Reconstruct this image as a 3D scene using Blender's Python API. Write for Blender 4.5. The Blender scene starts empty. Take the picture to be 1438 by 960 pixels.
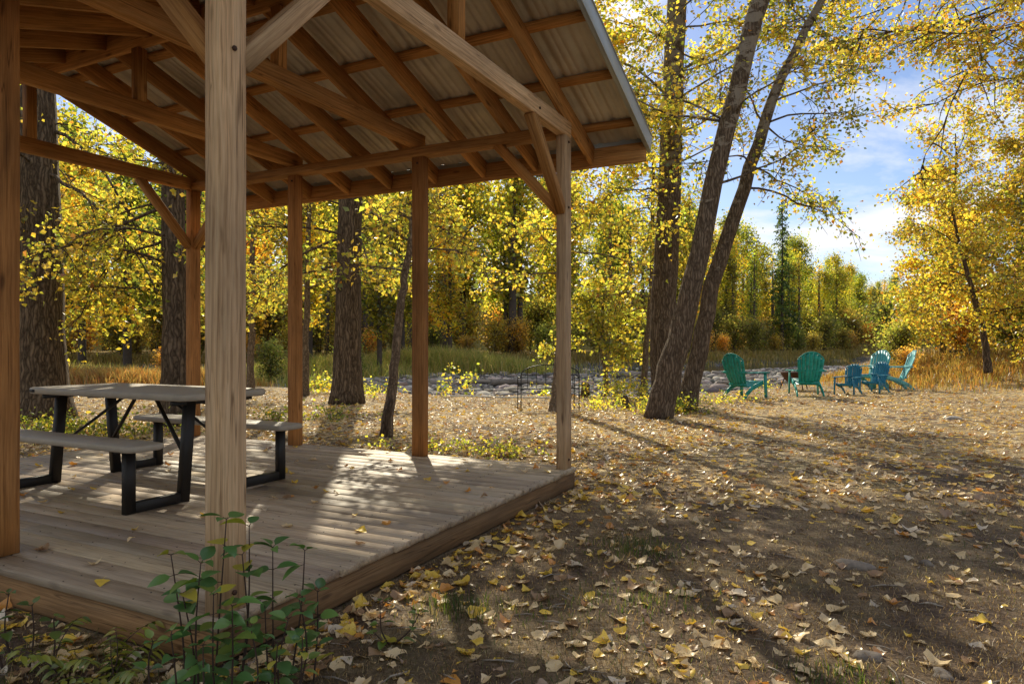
import bpy, math, random
import numpy as np
from mathutils import Vector, Matrix

random.seed(7)
RNG = np.random.default_rng(11)
C = bpy.context.scene.collection
SC = bpy.context.scene
PI = math.pi

# ------------------------------------------------------------------ measures
F = 966.0            # focal length in photo pixels (1438 wide)
HZ = 484.3           # horizon row
CAM = 1.285          # eye height above the lawn
PSI = 0.4659         # heading of the pavilion
AX, AY = -1.184, 2.848   # foot of the near corner post
DECK = 0.19
LU = 3.66
W1, W2, W3 = 1.533, 3.178, 4.807


def P(px, py, Y):
    """metres from measured bearings at a known distance"""
    return Vector(((px - 719) / F * Y, Y, CAM - (py - HZ) / F * Y))


def G(px, py):
    Y = CAM * F / (py - HZ)
    return ((px - 719) / F * Y, Y)


# ------------------------------------------------------------------ helpers
def tag(o, label=None, cat=None, group=None, kind=None):
    if label: o['label'] = label
    if cat: o['category'] = cat
    if group: o['group'] = group
    if kind: o['kind'] = kind
    return o


def thing(name, label, cat, loc=(0, 0, 0), rz=0.0, group=None):
    o = bpy.data.objects.new(name, None)
    C.objects.link(o)
    o.empty_display_size = 0.2
    o.location = loc
    o.rotation_euler = (0, 0, rz)
    return tag(o, label, cat, group)


def mesh_np(name, v, faces, mat=None, col=None, smooth=False):
    """faces: list of (N,k) int arrays"""
    v = np.asarray(v, dtype=np.float32)
    if not isinstance(faces, list):
        faces = [faces]
    faces = [np.asarray(f, dtype=np.int32) for f in faces if len(f)]
    me = bpy.data.meshes.new(name)
    me.vertices.add(len(v))
    me.vertices.foreach_set('co', v.ravel())
    loops = np.concatenate([f.ravel() for f in faces])
    tot = np.concatenate([np.full(len(f), f.shape[1], np.int32) for f in faces])
    start = np.concatenate([[0], np.cumsum(tot)[:-1]]).astype(np.int32)
    me.loops.add(len(loops))
    me.loops.foreach_set('vertex_index', loops)
    me.polygons.add(len(tot))
    me.polygons.foreach_set('loop_start', start)
    me.polygons.foreach_set('loop_total', tot)
    if smooth:
        me.polygons.foreach_set('use_smooth', np.ones(len(tot), dtype=bool))
    if col is not None:
        a = me.color_attributes.new('col', 'FLOAT_COLOR', 'POINT')
        cc = np.ones((len(v), 4), np.float32)
        cc[:, :3] = col
        a.data.foreach_set('color', cc.ravel())
    me.update(calc_edges=True)
    if mat: me.materials.append(mat)
    return me


def link(name, me, parent=None):
    o = bpy.data.objects.new(name, me)
    C.objects.link(o)
    if parent: o.parent = parent
    return o


class MB:
    """collects simple solids for ONE mesh"""
    def __init__(s):
        s.v = []; s.q = []; s.t = []; s.n = 0

    def add(s, v, q=None, t=None):
        v = np.asarray(v, float).reshape(-1, 3)
        s.v.append(v)
        if q is not None and len(q): s.q.append(np.asarray(q, int).reshape(-1, 4) + s.n)
        if t is not None and len(t): s.t.append(np.asarray(t, int).reshape(-1, 3) + s.n)
        s.n += len(v)

    def prism(s, prof, p0, p1, up=(0, 0, 1), ch=0.0):
        """profile (k,2) [side, up] swept from p0 to p1"""
        p0 = np.array(p0, float); p1 = np.array(p1, float)
        x = p1 - p0; x /= np.linalg.norm(x)
        u = np.array(up, float)
        y = np.cross(u, x); ny = np.linalg.norm(y)
        if ny < 1e-6:
            y = np.cross(np.array([0, 1.0, 0]), x); ny = np.linalg.norm(y)
        y /= ny
        z = np.cross(x, y)
        prof = np.asarray(prof, float); k = len(prof)
        r0 = p0 + prof[:, :1] * y + prof[:, 1:] * z
        r1 = p1 + prof[:, :1] * y + prof[:, 1:] * z
        v = np.vstack([r0, r1, [p0 + (prof.mean(0)[0]) * y + prof.mean(0)[1] * z], [p1 + (prof.mean(0)[0]) * y + prof.mean(0)[1] * z]])
        q = [(i, (i + 1) % k, k + (i + 1) % k, k + i) for i in range(k)]
        t = [(2 * k, (i + 1) % k, i) for i in range(k)] + [(2 * k + 1, k + i, k + (i + 1) % k) for i in range(k)]
        s.add(v, q, t)

    def bar(s, p0, p1, w, h, up=(0, 0, 1), ch=0.004):
        a, b = w / 2, h / 2
        c = min(ch, a * .45, b * .45)
        prof = [(-a + c, -b), (a - c, -b), (a, -b + c), (a, b - c), (a - c, b), (-a + c, b), (-a, b - c), (-a, -b + c)]
        s.prism(prof, p0, p1, up)

    def tube(s, pts, rad, sides=8, closed_end=True):
        v, q, t = tube_geom(np.asarray(pts, float), np.asarray(rad, float) * np.ones(len(pts)), sides)
        s.add(v, q, t)

    def build(s, name, mat, parent=None, smooth=False, col=None):
        v = np.vstack(s.v)
        fs = []
        if s.q: fs.append(np.vstack(s.q))
        if s.t: fs.append(np.vstack(s.t))
        return link(name, mesh_np(name, v, fs, mat, col, smooth), parent)


def tube_geom(p, r, sides):
    n = len(p)
    tg = np.gradient(p, axis=0)
    tg /= (np.linalg.norm(tg, axis=1, keepdims=True) + 1e-9)
    ref = np.array([0.31, 0.17, 0.93]) if abs(tg[0][2]) < .85 else np.array([1.0, 0.1, 0])
    a = np.cross(tg, ref); a /= (np.linalg.norm(a, axis=1, keepdims=True) + 1e-9)
    b = np.cross(tg, a)
    th = np.linspace(0, 2 * PI, sides, endpoint=False)
    ring = np.cos(th)[None, :, None] * a[:, None, :] + np.sin(th)[None, :, None] * b[:, None, :]
    v = (p[:, None, :] + ring * r[:, None, None]).reshape(-1, 3)
    i = np.arange(n - 1)[:, None] * sides
    j = np.arange(sides)[None, :]
    jn = (j + 1) % sides
    q = np.stack([i + j, i + jn, i + sides + jn, i + sides + j], -1).reshape(-1, 4)
    v = np.vstack([v, p[:1], p[-1:]])
    k = np.arange(sides); kn = (k + 1) % sides
    e = (n - 1) * sides
    t = np.vstack([np.stack([np.full(sides, n * sides), kn, k], -1), np.stack([np.full(sides, n * sides + 1), e + k, e + kn], -1)])
    return v, q, t


# ------------------------------------------------------------------ materials
def newmat(name):
    m = bpy.data.materials.new(name)
    m.use_nodes = True
    nt = m.node_tree
    nt.nodes.clear()
    out = nt.nodes.new('ShaderNodeOutputMaterial')
    return m, nt, out


def N(nt, typ, **kw):
    n = nt.nodes.new(typ)
    for k, v in kw.items():
        setattr(n, k, v)
    return n


def ramp(nt, stops, interp='LINEAR'):
    r = nt.nodes.new('ShaderNodeValToRGB')
    r.color_ramp.interpolation = interp
    el = r.color_ramp.elements
    while len(el) < len(stops): el.new(0.5)
    for e, (p, c) in zip(el, stops):
        e.position = p
        e.color = (c[0], c[1], c[2], 1)
    return r


def mixc(nt, a, b, fac, mode='MIX'):
    m = nt.nodes.new('ShaderNodeMix')
    m.data_type = 'RGBA'
    m.blend_type = mode
    for s, val in ((m.inputs['Factor'], fac), (m.inputs['A'], a), (m.inputs['B'], b)):
        if hasattr(val, 'is_output') or isinstance(val, bpy.types.NodeSocket):
            nt.links.new(val, s)
        elif isinstance(val, (tuple, list)):
            s.default_value = (*val[:3], 1)
        else:
            s.default_value = val
    return m.outputs['Result']


def noise(nt, vec, scale, detail=4, rough=.55, dist=0):
    n = nt.nodes.new('ShaderNodeTexNoise')
    n.inputs['Scale'].default_value = scale
    n.inputs['Detail'].default_value = detail
    n.inputs['Roughness'].default_value = rough
    n.inputs['Distortion'].default_value = dist
    if vec is not None: nt.links.new(vec, n.inputs['Vector'])
    return n


def mapping(nt, vec, scale=(1, 1, 1), loc=(0, 0, 0)):
    m = nt.nodes.new('ShaderNodeMapping')
    m.inputs['Scale'].default_value = scale
    m.inputs['Location'].default_value = loc
    nt.links.new(vec, m.inputs['Vector'])
    return m.outputs['Vector']


def bump(nt, h, strength, dist=.01):
    b = nt.nodes.new('ShaderNodeBump')
    b.inputs['Strength'].default_value = strength
    b.inputs['Distance'].default_value = dist
    nt.links.new(h, b.inputs['Height'])
    return b.outputs['Normal']


def bsdf(nt, out, col, rough=.7, nrm=None, metal=0, spec=.3):
    b = nt.nodes.new('ShaderNodeBsdfPrincipled')
    if isinstance(col, (tuple, list)): b.inputs['Base Color'].default_value = (*col, 1)
    else: nt.links.new(col, b.inputs['Base Color'])
    if isinstance(rough, (int, float)): b.inputs['Roughness'].default_value = rough
    else: nt.links.new(rough, b.inputs['Roughness'])
    b.inputs['Metallic'].default_value = metal
    b.inputs['Specular IOR Level'].default_value = spec
    if nrm is not None: nt.links.new(nrm, b.inputs['Normal'])
    nt.links.new(b.outputs[0], out.inputs['Surface'])
    return b


def wood_mat(name, dark, mid, light, weather=0.0, wcol=(.3, .27, .23), scale=1.0, attr=False, grain=1.0, sheen=(.75, .25)):
    """grain runs along the object's own X axis"""
    m, nt, out = newmat(name)
    tc = N(nt, 'ShaderNodeTexCoord')
    oi = N(nt, 'ShaderNodeObjectInfo')
    add = N(nt, 'ShaderNodeVectorMath', operation='MULTIPLY_ADD')
    comb = N(nt, 'ShaderNodeCombineXYZ')
    for i in range(3): nt.links.new(oi.outputs['Random'], comb.inputs[i])
    nt.links.new(comb.outputs[0], add.inputs[0])
    add.inputs[1].default_value = (37, 19, 23)
    nt.links.new(tc.outputs['Object'], add.inputs[2])
    v = add.outputs[0]
    warp = noise(nt, mapping(nt, v, (1.6, 5, 5)), 1.0, 3)
    wv = N(nt, 'ShaderNodeVectorMath', operation='MULTIPLY_ADD')
    nt.links.new(warp.outputs['Color'], wv.inputs[0])
    wv.inputs[1].default_value = (0.0, .05, .05)
    nt.links.new(v, wv.inputs[2])
    g = noise(nt, mapping(nt, wv.outputs[0], (1.1, 75 * scale, 75 * scale)), 1.0, 3, .6)
    fine = noise(nt, mapping(nt, v, (6, 260, 260)), 1.0, 2, .6)
    blot = noise(nt, mapping(nt, v, (1.3, 4, 4)), 1.0, 4, .6)
    r = ramp(nt, [(.25, dark), (.5, mid), (.75, light)])
    nt.links.new(g.outputs['Fac'], r.inputs[0])
    c = mixc(nt, r.outputs[0], (.55, .55, .55), 0.0)
    rb = ramp(nt, [(.3, (.62, .6, .58)), (.7, (1.18, 1.15, 1.12))])
    nt.links.new(blot.outputs['Fac'], rb.inputs[0])
    c = mixc(nt, c, rb.outputs[0], 1.0, 'MULTIPLY')
    rf = ramp(nt, [(.3, (.82, .82, .82)), (.65, (1.06, 1.06, 1.06))])
    nt.links.new(fine.outputs['Fac'], rf.inputs[0])
    c = mixc(nt, c, rf.outputs[0], 1.0, 'MULTIPLY')
    # knots
    vo = N(nt, 'ShaderNodeTexVoronoi')
    vo.inputs['Scale'].default_value = 1.0
    nt.links.new(mapping(nt, wv.outputs[0], (2.6, 8.5, 8.5)), vo.inputs['Vector'])
    rk = ramp(nt, [(.06, (.22, .16, .12)), (.16, (1, 1, 1))])
    nt.links.new(vo.outputs['Distance'], rk.inputs[0])
    c = mixc(nt, c, rk.outputs[0], .75, 'MULTIPLY')
    ck = noise(nt, mapping(nt, v, (.5, 17, 17)), 1.0, 2, .5)
    sb = N(nt, 'ShaderNodeMath', operation='SUBTRACT'); nt.links.new(ck.outputs['Fac'], sb.inputs[0]); sb.inputs[1].default_value = .56
    ab = N(nt, 'ShaderNodeMath', operation='ABSOLUTE'); nt.links.new(sb.outputs[0], ab.inputs[0])
    rc = ramp(nt, [(.0015, (.3, .24, .18)), (.008, (1, 1, 1))]); nt.links.new(ab.outputs[0], rc.inputs[0])
    c = mixc(nt, c, rc.outputs[0], .8, 'MULTIPLY')
    rr = ramp(nt, [(0, (.78, .77, .76)), (1, (1.2, 1.16, 1.1))])
    nt.links.new(oi.outputs['Random'], rr.inputs[0])
    c = mixc(nt, c, rr.outputs[0], 1.0, 'MULTIPLY')
    if weather:
        wn = noise(nt, mapping(nt, v, (1, 6, 6)), 1.3, 4, .7)
        rw = ramp(nt, [(.35, (0, 0, 0)), (.65, (1, 1, 1))])
        nt.links.new(wn.outputs['Fac'], rw.inputs[0])
        mm = N(nt, 'ShaderNodeMath', operation='MULTIPLY')
        nt.links.new(rw.outputs[0], mm.inputs[0])
        mm.inputs[1].default_value = weather
        c = mixc(nt, c, wcol, mm.outputs[0])
    if attr:
        at = N(nt, 'ShaderNodeAttribute', attribute_name='col')
        c = mixc(nt, c, at.outputs['Color'], 1.0, 'MULTIPLY')
    hs = N(nt, 'ShaderNodeMath', operation='ADD')
    nt.links.new(g.outputs['Fac'], hs.inputs[0])
    nt.links.new(fine.outputs['Fac'], hs.inputs[1])
    bsdf(nt, out, c, sheen[0], bump(nt, hs.outputs[0], .45 * grain, .004), spec=sheen[1])
    return m


M = {}
M['beam'] = wood_mat('rough_fir_beam', (.29, .125, .038), (.55, .275, .09), (.68, .38, .145), .08, (.42, .28, .15))
M['post'] = wood_mat('post_fir', (.36, .21, .105), (.72, .49, .29), (.83, .62, .40), .12, (.55, .43, .31), scale=1.0, grain=1.6)
M['redpost'] = wood_mat('post_cedar', (.26, .105, .03), (.49, .225, .072), (.60, .30, .105), .1, (.3, .19, .1))
M['deck'] = wood_mat('deck_board', (.31, .225, .15), (.56, .43, .295), (.68, .55, .39), .4, (.54, .45, .345), attr=True, scale=.8, sheen=(.58, .5))
M['rim'] = wood_mat('rim_board', (.15, .078, .032), (.30, .17, .076), (.40, .24, .115), .25, (.2, .15, .1))
M['log'] = wood_mat('driftwood', (.20, .17, .14), (.33, .29, .25), (.42, .38, .33), .3, scale=.5)


def simple_mat(name, col, rough=.5, metal=0, bscale=0, bstr=.2, var=.15, vscale=6, spec=.4):
    m, nt, out = newmat(name)
    tc = N(nt, 'ShaderNodeTexCoord')
    n = noise(nt, tc.outputs['Object'], vscale, 5, .6)
    r = ramp(nt, [(.3, tuple(c * (1 - var) for c in col)), (.7, tuple(min(1, c * (1 + var)) for c in col))])
    nt.links.new(n.outputs['Fac'], r.inputs[0])
    nr = None
    if bscale:
        n2 = noise(nt, tc.outputs['Object'], bscale, 3)
        nr = bump(nt, n2.outputs['Fac'], bstr, .003)
    rr = ramp(nt, [(.3, (rough * .8,) * 3), (.7, (min(1, rough * 1.2),) * 3)])
    nt.links.new(n.outputs['Fac'], rr.inputs[0])
    bsdf(nt, out, r.outputs[0], rr.outputs[0], nr, metal, spec)
    return m


M['metal_roof'] = simple_mat('galvanised_sheet', (.60, .54, .45), .45, .2, 30, .05, .26, 2.5)
M['trim'] = simple_mat('trim_metal', (.42, .45, .45), .4, .2, 0, 0, .1, 4)
M['plastic_top'] = simple_mat('tabletop_resin', (.42, .36, .285), .55, 0, 220, .35, .12, 9)
M['black_steel'] = simple_mat('dark_steel', (.022, .018, .015), .5, .2, 180, .2, .25, 8)
M['iron'] = simple_mat('black_iron', (.016, .015, .016), .5, .3, 0, 0, .3, 10)
M['rust'] = simple_mat('rusty_steel', (.085, .042, .026), .8, .1, 60, .4, .45, 8)
M['teal'] = simple_mat('teal_resin', (.012, .27, .24), .42, 0, 0, 0, .38, 11)
M['teal2'] = simple_mat('deep_teal_resin', (.010, .30, .265), .42, 0, 0, 0, .38, 11)
M['aqua'] = simple_mat('aqua_resin', (.10, .42, .44), .45, 0, 0, 0, .15, 5)
M['aqua2'] = simple_mat('pale_aqua_resin', (.16, .47, .49), .45, 0, 0, 0, .15, 5)
M['blue'] = simple_mat('blue_resin', (.012, .17, .27), .45, 0, 0, 0, .15, 5)
M['blue2'] = simple_mat('light_blue_resin', (.018, .20, .32), .45, 0, 0, 0, .15, 5)
M['rope'] = simple_mat('white_rope', (.75, .73, .68), .8)
M['stone'] = simple_mat('field_stone', (.19, .155, .125), .9, 0, 60, .9, .4, 22)
M['palestone'] = simple_mat('pale_stone', (.5, .46, .41), .85, 0, 40, .6, .2, 9)
M['white'] = simple_mat('white_plastic', (.7, .7, .68), .5)


def bark_mat(name, dark, light, vstretch=.12, scale=14, pale=None, pale_z=3.0):
    m, nt, out = newmat(name)
    tc = N(nt, 'ShaderNodeTexCoord')
    v = tc.outputs['Object']
    warp = noise(nt, v, 3, 3)
    wv = N(nt, 'ShaderNodeVectorMath', operation='MULTIPLY_ADD')
    nt.links.new(warp.outputs['Color'], wv.inputs[0])
    wv.inputs[1].default_value = (.16, .16, .9)
    nt.links.new(v, wv.inputs[2])
    vo = N(nt, 'ShaderNodeTexVoronoi', feature='DISTANCE_TO_EDGE')
    vo.inputs['Scale'].default_value = scale
    nt.links.new(mapping(nt, wv.outputs[0], (1, 1, vstretch)), vo.inputs['Vector'])
    n2 = noise(nt, mapping(nt, v, (1, 1, .3)), 30, 5, .65)
    s = N(nt, 'ShaderNodeMath', operation='MULTIPLY_ADD')
    nt.links.new(n2.outputs['Fac'], s.inputs[0]); s.inputs[1].default_value = .35
    nt.links.new(vo.outputs['Distance'], s.inputs[2])
    r = ramp(nt, [(.12, dark), (.5, light), (.8, tuple(c * 1.25 for c in light))])
    nt.links.new(s.outputs[0], r.inputs[0])
    c = r.outputs[0]
    if pale:
        sx = N(nt, 'ShaderNodeSeparateXYZ'); nt.links.new(v, sx.inputs[0])
        n3 = noise(nt, mapping(nt, v, (3.5, 3.5, 6.5)), 1.0, 4, .65, .6)
        mr = N(nt, 'ShaderNodeMapRange'); nt.links.new(sx.outputs['Z'], mr.inputs['Value'])
        mr.inputs['From Min'].default_value = pale_z - 2.0; mr.inputs['From Max'].default_value = pale_z + 2.0
        mr.inputs['To Min'].default_value = -.22; mr.inputs['To Max'].default_value = .06
        ad = N(nt, 'ShaderNodeMath', operation='ADD'); nt.links.new(mr.outputs[0], ad.inputs[0]); nt.links.new(n3.outputs['Fac'], ad.inputs[1])
        rp = ramp(nt, [(.50, (0, 0, 0)), (.56, (1, 1, 1))]); nt.links.new(ad.outputs[0], rp.inputs[0])
        c = mixc(nt, c, pale, rp.outputs[0])
    bsdf(nt, out, c, .9, bump(nt, s.outputs[0], .9, .03), spec=.15)
    return m


M['bark'] = bark_mat('cottonwood_bark', (.03, .02, .013), (.19, .138, .094), .07, 20)
M['bark_pale'] = bark_mat('cottonwood_bark_pale', (.04, .026, .017), (.20, .15, .108), .09, 24, (.25, .21, .165), 4.2)
M['birchbark'] = bark_mat('young_bark', (.08, .055, .038), (.27, .205, .145), .4, 22)
M['farbark'] = simple_mat('far_bark', (.075, .055, .04), .9, 0, 12, .6, .4, 3)
M['twig'] = simple_mat('twig_bark', (.06, .035, .025), .8)


def leaf_mat(name, trans=.5, tint=(1.25, 1.15, .6), gloss=.06, objvar=False):
    m, nt, out = newmat(name)
    at = N(nt, 'ShaderNodeAttribute', attribute_name='col')
    c = at.outputs['Color']
    if objvar:
        oi = N(nt, 'ShaderNodeObjectInfo')
        rr = ramp(nt, [(0, (.62, .8, .7)), (.35, (.9, 1.0, .9)), (.7, (1.1, .98, .8)), (1, (1.3, 1.1, .9))])
        nt.links.new(oi.outputs['Random'], rr.inputs[0])
        c = mixc(nt, c, rr.outputs[0], 1.0, 'MULTIPLY')
    d = N(nt, 'ShaderNodeBsdfDiffuse'); nt.links.new(c, d.inputs['Color'])
    t = N(nt, 'ShaderNodeBsdfTranslucent')
    nt.links.new(mixc(nt, c, tint, 1.0, 'MULTIPLY'), t.inputs['Color'])
    mx = N(nt, 'ShaderNodeMixShader'); mx.inputs[0].default_value = trans
    nt.links.new(d.outputs[0], mx.inputs[1]); nt.links.new(t.outputs[0], mx.inputs[2])
    g = N(nt, 'ShaderNodeBsdfGlossy'); g.inputs['Roughness'].default_value = .35
    g.inputs['Color'].default_value = (.9, .9, .9, 1)
    m2 = N(nt, 'ShaderNodeMixShader'); m2.inputs[0].default_value = gloss
    nt.links.new(mx.outputs[0], m2.inputs[1]); nt.links.new(g.outputs[0], m2.inputs[2])
    nt.links.new(m2.outputs[0], out.inputs['Surface'])
    return m


M['leaf'] = leaf_mat('autumn_leaf', .88, (1.5, 1.4, .9))
M['farleaf'] = leaf_mat('far_leaf', .86, (1.55, 1.45, .95), .03, True)
M['litter'] = leaf_mat('dry_leaf', .30, (1.2, 1.1, .8), .09)
M['grass'] = leaf_mat('grass_blade', .65, (1.5, 1.4, .9), .03)
M['green'] = leaf_mat('green_leaf', .3, (1.0, 1.3, .5), .07)


def oneleaf_mat(name, col):
    m, nt, out = newmat(name)
    tc = N(nt, 'ShaderNodeTexCoord')
    n = noise(nt, tc.outputs['Object'], 45, 4, .65)
    r = ramp(nt, [(.25, tuple(c * .55 for c in col)), (.5, col), (.8, tuple(min(1, c * 1.2) for c in col))])
    nt.links.new(n.outputs['Fac'], r.inputs[0])
    d = N(nt, 'ShaderNodeBsdfDiffuse'); nt.links.new(r.outputs[0], d.inputs['Color'])
    t = N(nt, 'ShaderNodeBsdfTranslucent'); nt.links.new(r.outputs[0], t.inputs['Color'])
    mx = N(nt, 'ShaderNodeMixShader'); mx.inputs[0].default_value = .2
    nt.links.new(d.outputs[0], mx.inputs[1]); nt.links.new(t.outputs[0], mx.inputs[2])
    g = N(nt, 'ShaderNodeBsdfGlossy'); g.inputs['Roughness'].default_value = .4
    m2 = N(nt, 'ShaderNodeMixShader'); m2.inputs[0].default_value = .05
    nt.links.new(mx.outputs[0], m2.inputs[1]); nt.links.new(g.outputs[0], m2.inputs[2])
    nt.links.new(m2.outputs[0], out.inputs['Surface'])
    return m


LEAFCOL = [('pale tan', (.80, .60, .33)), ('yellow', (.88, .60, .09)), ('orange brown', (.68, .31, .065)), ('brown', (.38, .23, .12)), ('greyish', (.72, .60, .45))]
M['fl'] = [oneleaf_mat('fallen_leaf_' + n.replace(' ', '_'), c) for n, c in LEAFCOL]

# ------------------------------------------------------------------ world, sun, camera
SUN_AZ = math.radians(-11.0)      # left of straight ahead (+Y)
SUN_EL = math.radians(32.0)
world = bpy.data.worlds.new("World")
SC.world = world
world.use_nodes = True
nt = world.node_tree
nt.nodes.clear()
wo = N(nt, 'ShaderNodeOutputWorld')
bg = N(nt, 'ShaderNodeBackground')
sky = N(nt, 'ShaderNodeTexSky')
sky.sky_type = 'NISHITA'
sky.sun_disc = False
sky.sun_elevation = SUN_EL
sky.sun_rotation = SUN_AZ
sky.air_density = 1.0
sky.dust_density = 0.35
sky.ozone_density = 3.0
tcw = N(nt, 'ShaderNodeTexCoord')
sx = N(nt, 'ShaderNodeSeparateXYZ'); nt.links.new(tcw.outputs['Generated'], sx.inputs[0])
zz = N(nt, 'ShaderNodeMath', operation='ADD'); nt.links.new(sx.outputs['Z'], zz.inputs[0]); zz.inputs[1].default_value = .22
dv = N(nt, 'ShaderNodeVectorMath', operation='DIVIDE')
nt.links.new(tcw.outputs['Generated'], dv.inputs[0])
cz = N(nt, 'ShaderNodeCombineXYZ')
for i in range(3): nt.links.new(zz.outputs[0], cz.inputs[i])
nt.links.new(cz.outputs[0], dv.inputs[1])
cn = noise(nt, mapping(nt, dv.outputs[0], (.75, 1.0, .2), (1.2, .4, 0)), 1.6, 7, .58, .4)
cr = ramp(nt, [(.47, (0, 0, 0)), (.62, (1, 1, 1))])
nt.links.new(cn.outputs['Fac'], cr.inputs[0])
cs = mixc(nt, mixc(nt, sky.outputs[0], (.92, .87, .92), 1.0, 'MULTIPLY'), (7.0, 7.1, 7.4), cr.outputs[0])
nt.links.new(cs, bg.inputs['Color'])
bg.inputs['Strength'].default_value = 0.15
nt.links.new(bg.outputs[0], wo.inputs['Surface'])

sl = bpy.data.lights.new('sun', 'SUN')
sl.energy = 5.0
sl.angle = math.radians(.5)
sl.color = (1.0, .91, .70)
so = bpy.data.objects.new('sun', sl)
C.objects.link(so)
S = Vector((math.sin(SUN_AZ) * math.cos(SUN_EL), math.cos(SUN_AZ) * math.cos(SUN_EL), math.sin(SUN_EL)))
so.rotation_euler = S.to_track_quat('Z', 'Y').to_euler()
so.location = S * 60

cam = bpy.data.cameras.new('camera')
cam.sensor_width = 36
cam.lens = 36 * F / 1438
cam.shift_y = (HZ - 480) / 1438
cam.clip_end = 3000
co = bpy.data.objects.new('camera', cam)
C.objects.link(co)
co.location = (0, 0, CAM)
co.rotation_euler = (PI / 2, 0, 0)
SC.camera = co
SC.view_settings.view_transform = 'Standard'
SC.view_settings.look = 'None'
SC.view_settings.exposure = 0
try:
    SC.cycles.use_denoising = True
    SC.cycles.denoiser = 'OPENIMAGEDENOISE'
    SC.cycles.max_bounces = 7
    SC.cycles.diffuse_bounces = 4
    SC.cycles.glossy_bounces = 3
    SC.cycles.transmission_bounces = 6
    SC.cycles.sample_clamp_indirect = 6
    SC.cycles.caustics_reflective = False
    SC.cycles.caustics_refractive = False
except Exception:
    pass

# ------------------------------------------------------------------ terrain
EX = np.array([-200, -60, -25, -12, -6, -2, 2, 4.3, 6.3, 8, 10.5, 13, 17, 24, 33, 45, 200.])
EY = np.array([55, 44, 30, 24.5, 20.3, 18.1, 17.4, 16.9, 19.5, 21.5, 24, 27, 34, 46, 62, 86, 260.])
BX = np.array([-200, -30, 0, 15, 30, 50, 80, 200.])
BY = np.array([52, 54, 56, 64, 78, 96, 120, 230.])


def sstep(a, b, x):
    t = np.clip((x - a) / (b - a), 0, 1)
    return t * t * (3 - 2 * t)


_ph = np.random.default_rng(3).uniform(0, 6.28, (24, 3))
_fr = np.random.default_rng(4).normal(0, 1, (24, 2))


def wob(x, y, f):
    s = 0
    for k in range(12):
        s = s + np.sin(_fr[k, 0] * x * f + _fr[k, 1] * y * f + _ph[k, 0])
    return s / 12


def height(x, y):
    x = np.asarray(x, float); y = np.asarray(y, float)
    e = np.interp(x, EX, EY) + .5 * wob(x, y, .9)
    b = np.interp(x, BX, BY) + 1.2 * wob(x, y, .5)
    d = sstep(-.3, 2.6, y - e) * (1 - sstep(-3, 1.0, y - b))
    bed = -.50 + .10 * wob(x, y, .45) + .05 * wob(x, y, 1.7)
    chan = np.exp(-(((y - (b - 9)) / 5.5) ** 2))
    bed = bed - .45 * chan
    bed = bed + .5 * np.exp(-(((x + 6) / 7) ** 2 + ((y - 42) / 2.6) ** 2))
    lawn = .035 * wob(x, y, .8) + .014 * wob(x, y, 3.1)
    # pavilion ground stays level
    lawn = lawn * sstep(.2, 1.2, np.hypot(x + 1.4, (y - 5.5)) - 3.4 + 2.5)
    right = .75 * sstep(11, 17, x) * sstep(13, 24, y) * (1 - sstep(26, 50, x - (y - 20))) * sstep(0, 5, x - np.interp(y, [24, 27, 34, 46, 62, 86], [10.5, 13, 17, 24, 33, 45]))
    far = sstep(0, 14, y - b) * .5
    hill = 24 * sstep(105, 330, y) + 2.0 * wob(x, y, .03) * sstep(105, 200, y)
    return lawn * (1 - d) + bed * d + right * (1 - d) + far + hill


def geo(a, b, n, p):
    t = np.linspace(-1, 1, n)
    return np.sign(t) * np.abs(t) ** p * (b - a) / 2


xs = np.unique(np.concatenate([geo(-900, 900, 261, 3.2), np.arange(-8, 14, .12)]))
ys = np.unique(np.concatenate([np.arange(-30, 1, 1.5), np.arange(1, 12, .12), np.arange(12, 70, .45), 70 + np.linspace(0, 1, 60) ** 2.2 * 1300]))
XX, YY = np.meshgrid(xs, ys)
ZZ = height(XX, YY)
nv = len(xs)
idx = np.arange(len(ys) * nv).reshape(len(ys), nv)
q = np.stack([idx[:-1, :-1], idx[:-1, 1:], idx[1:, 1:], idx[1:, :-1]], -1).reshape(-1, 4)


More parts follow.
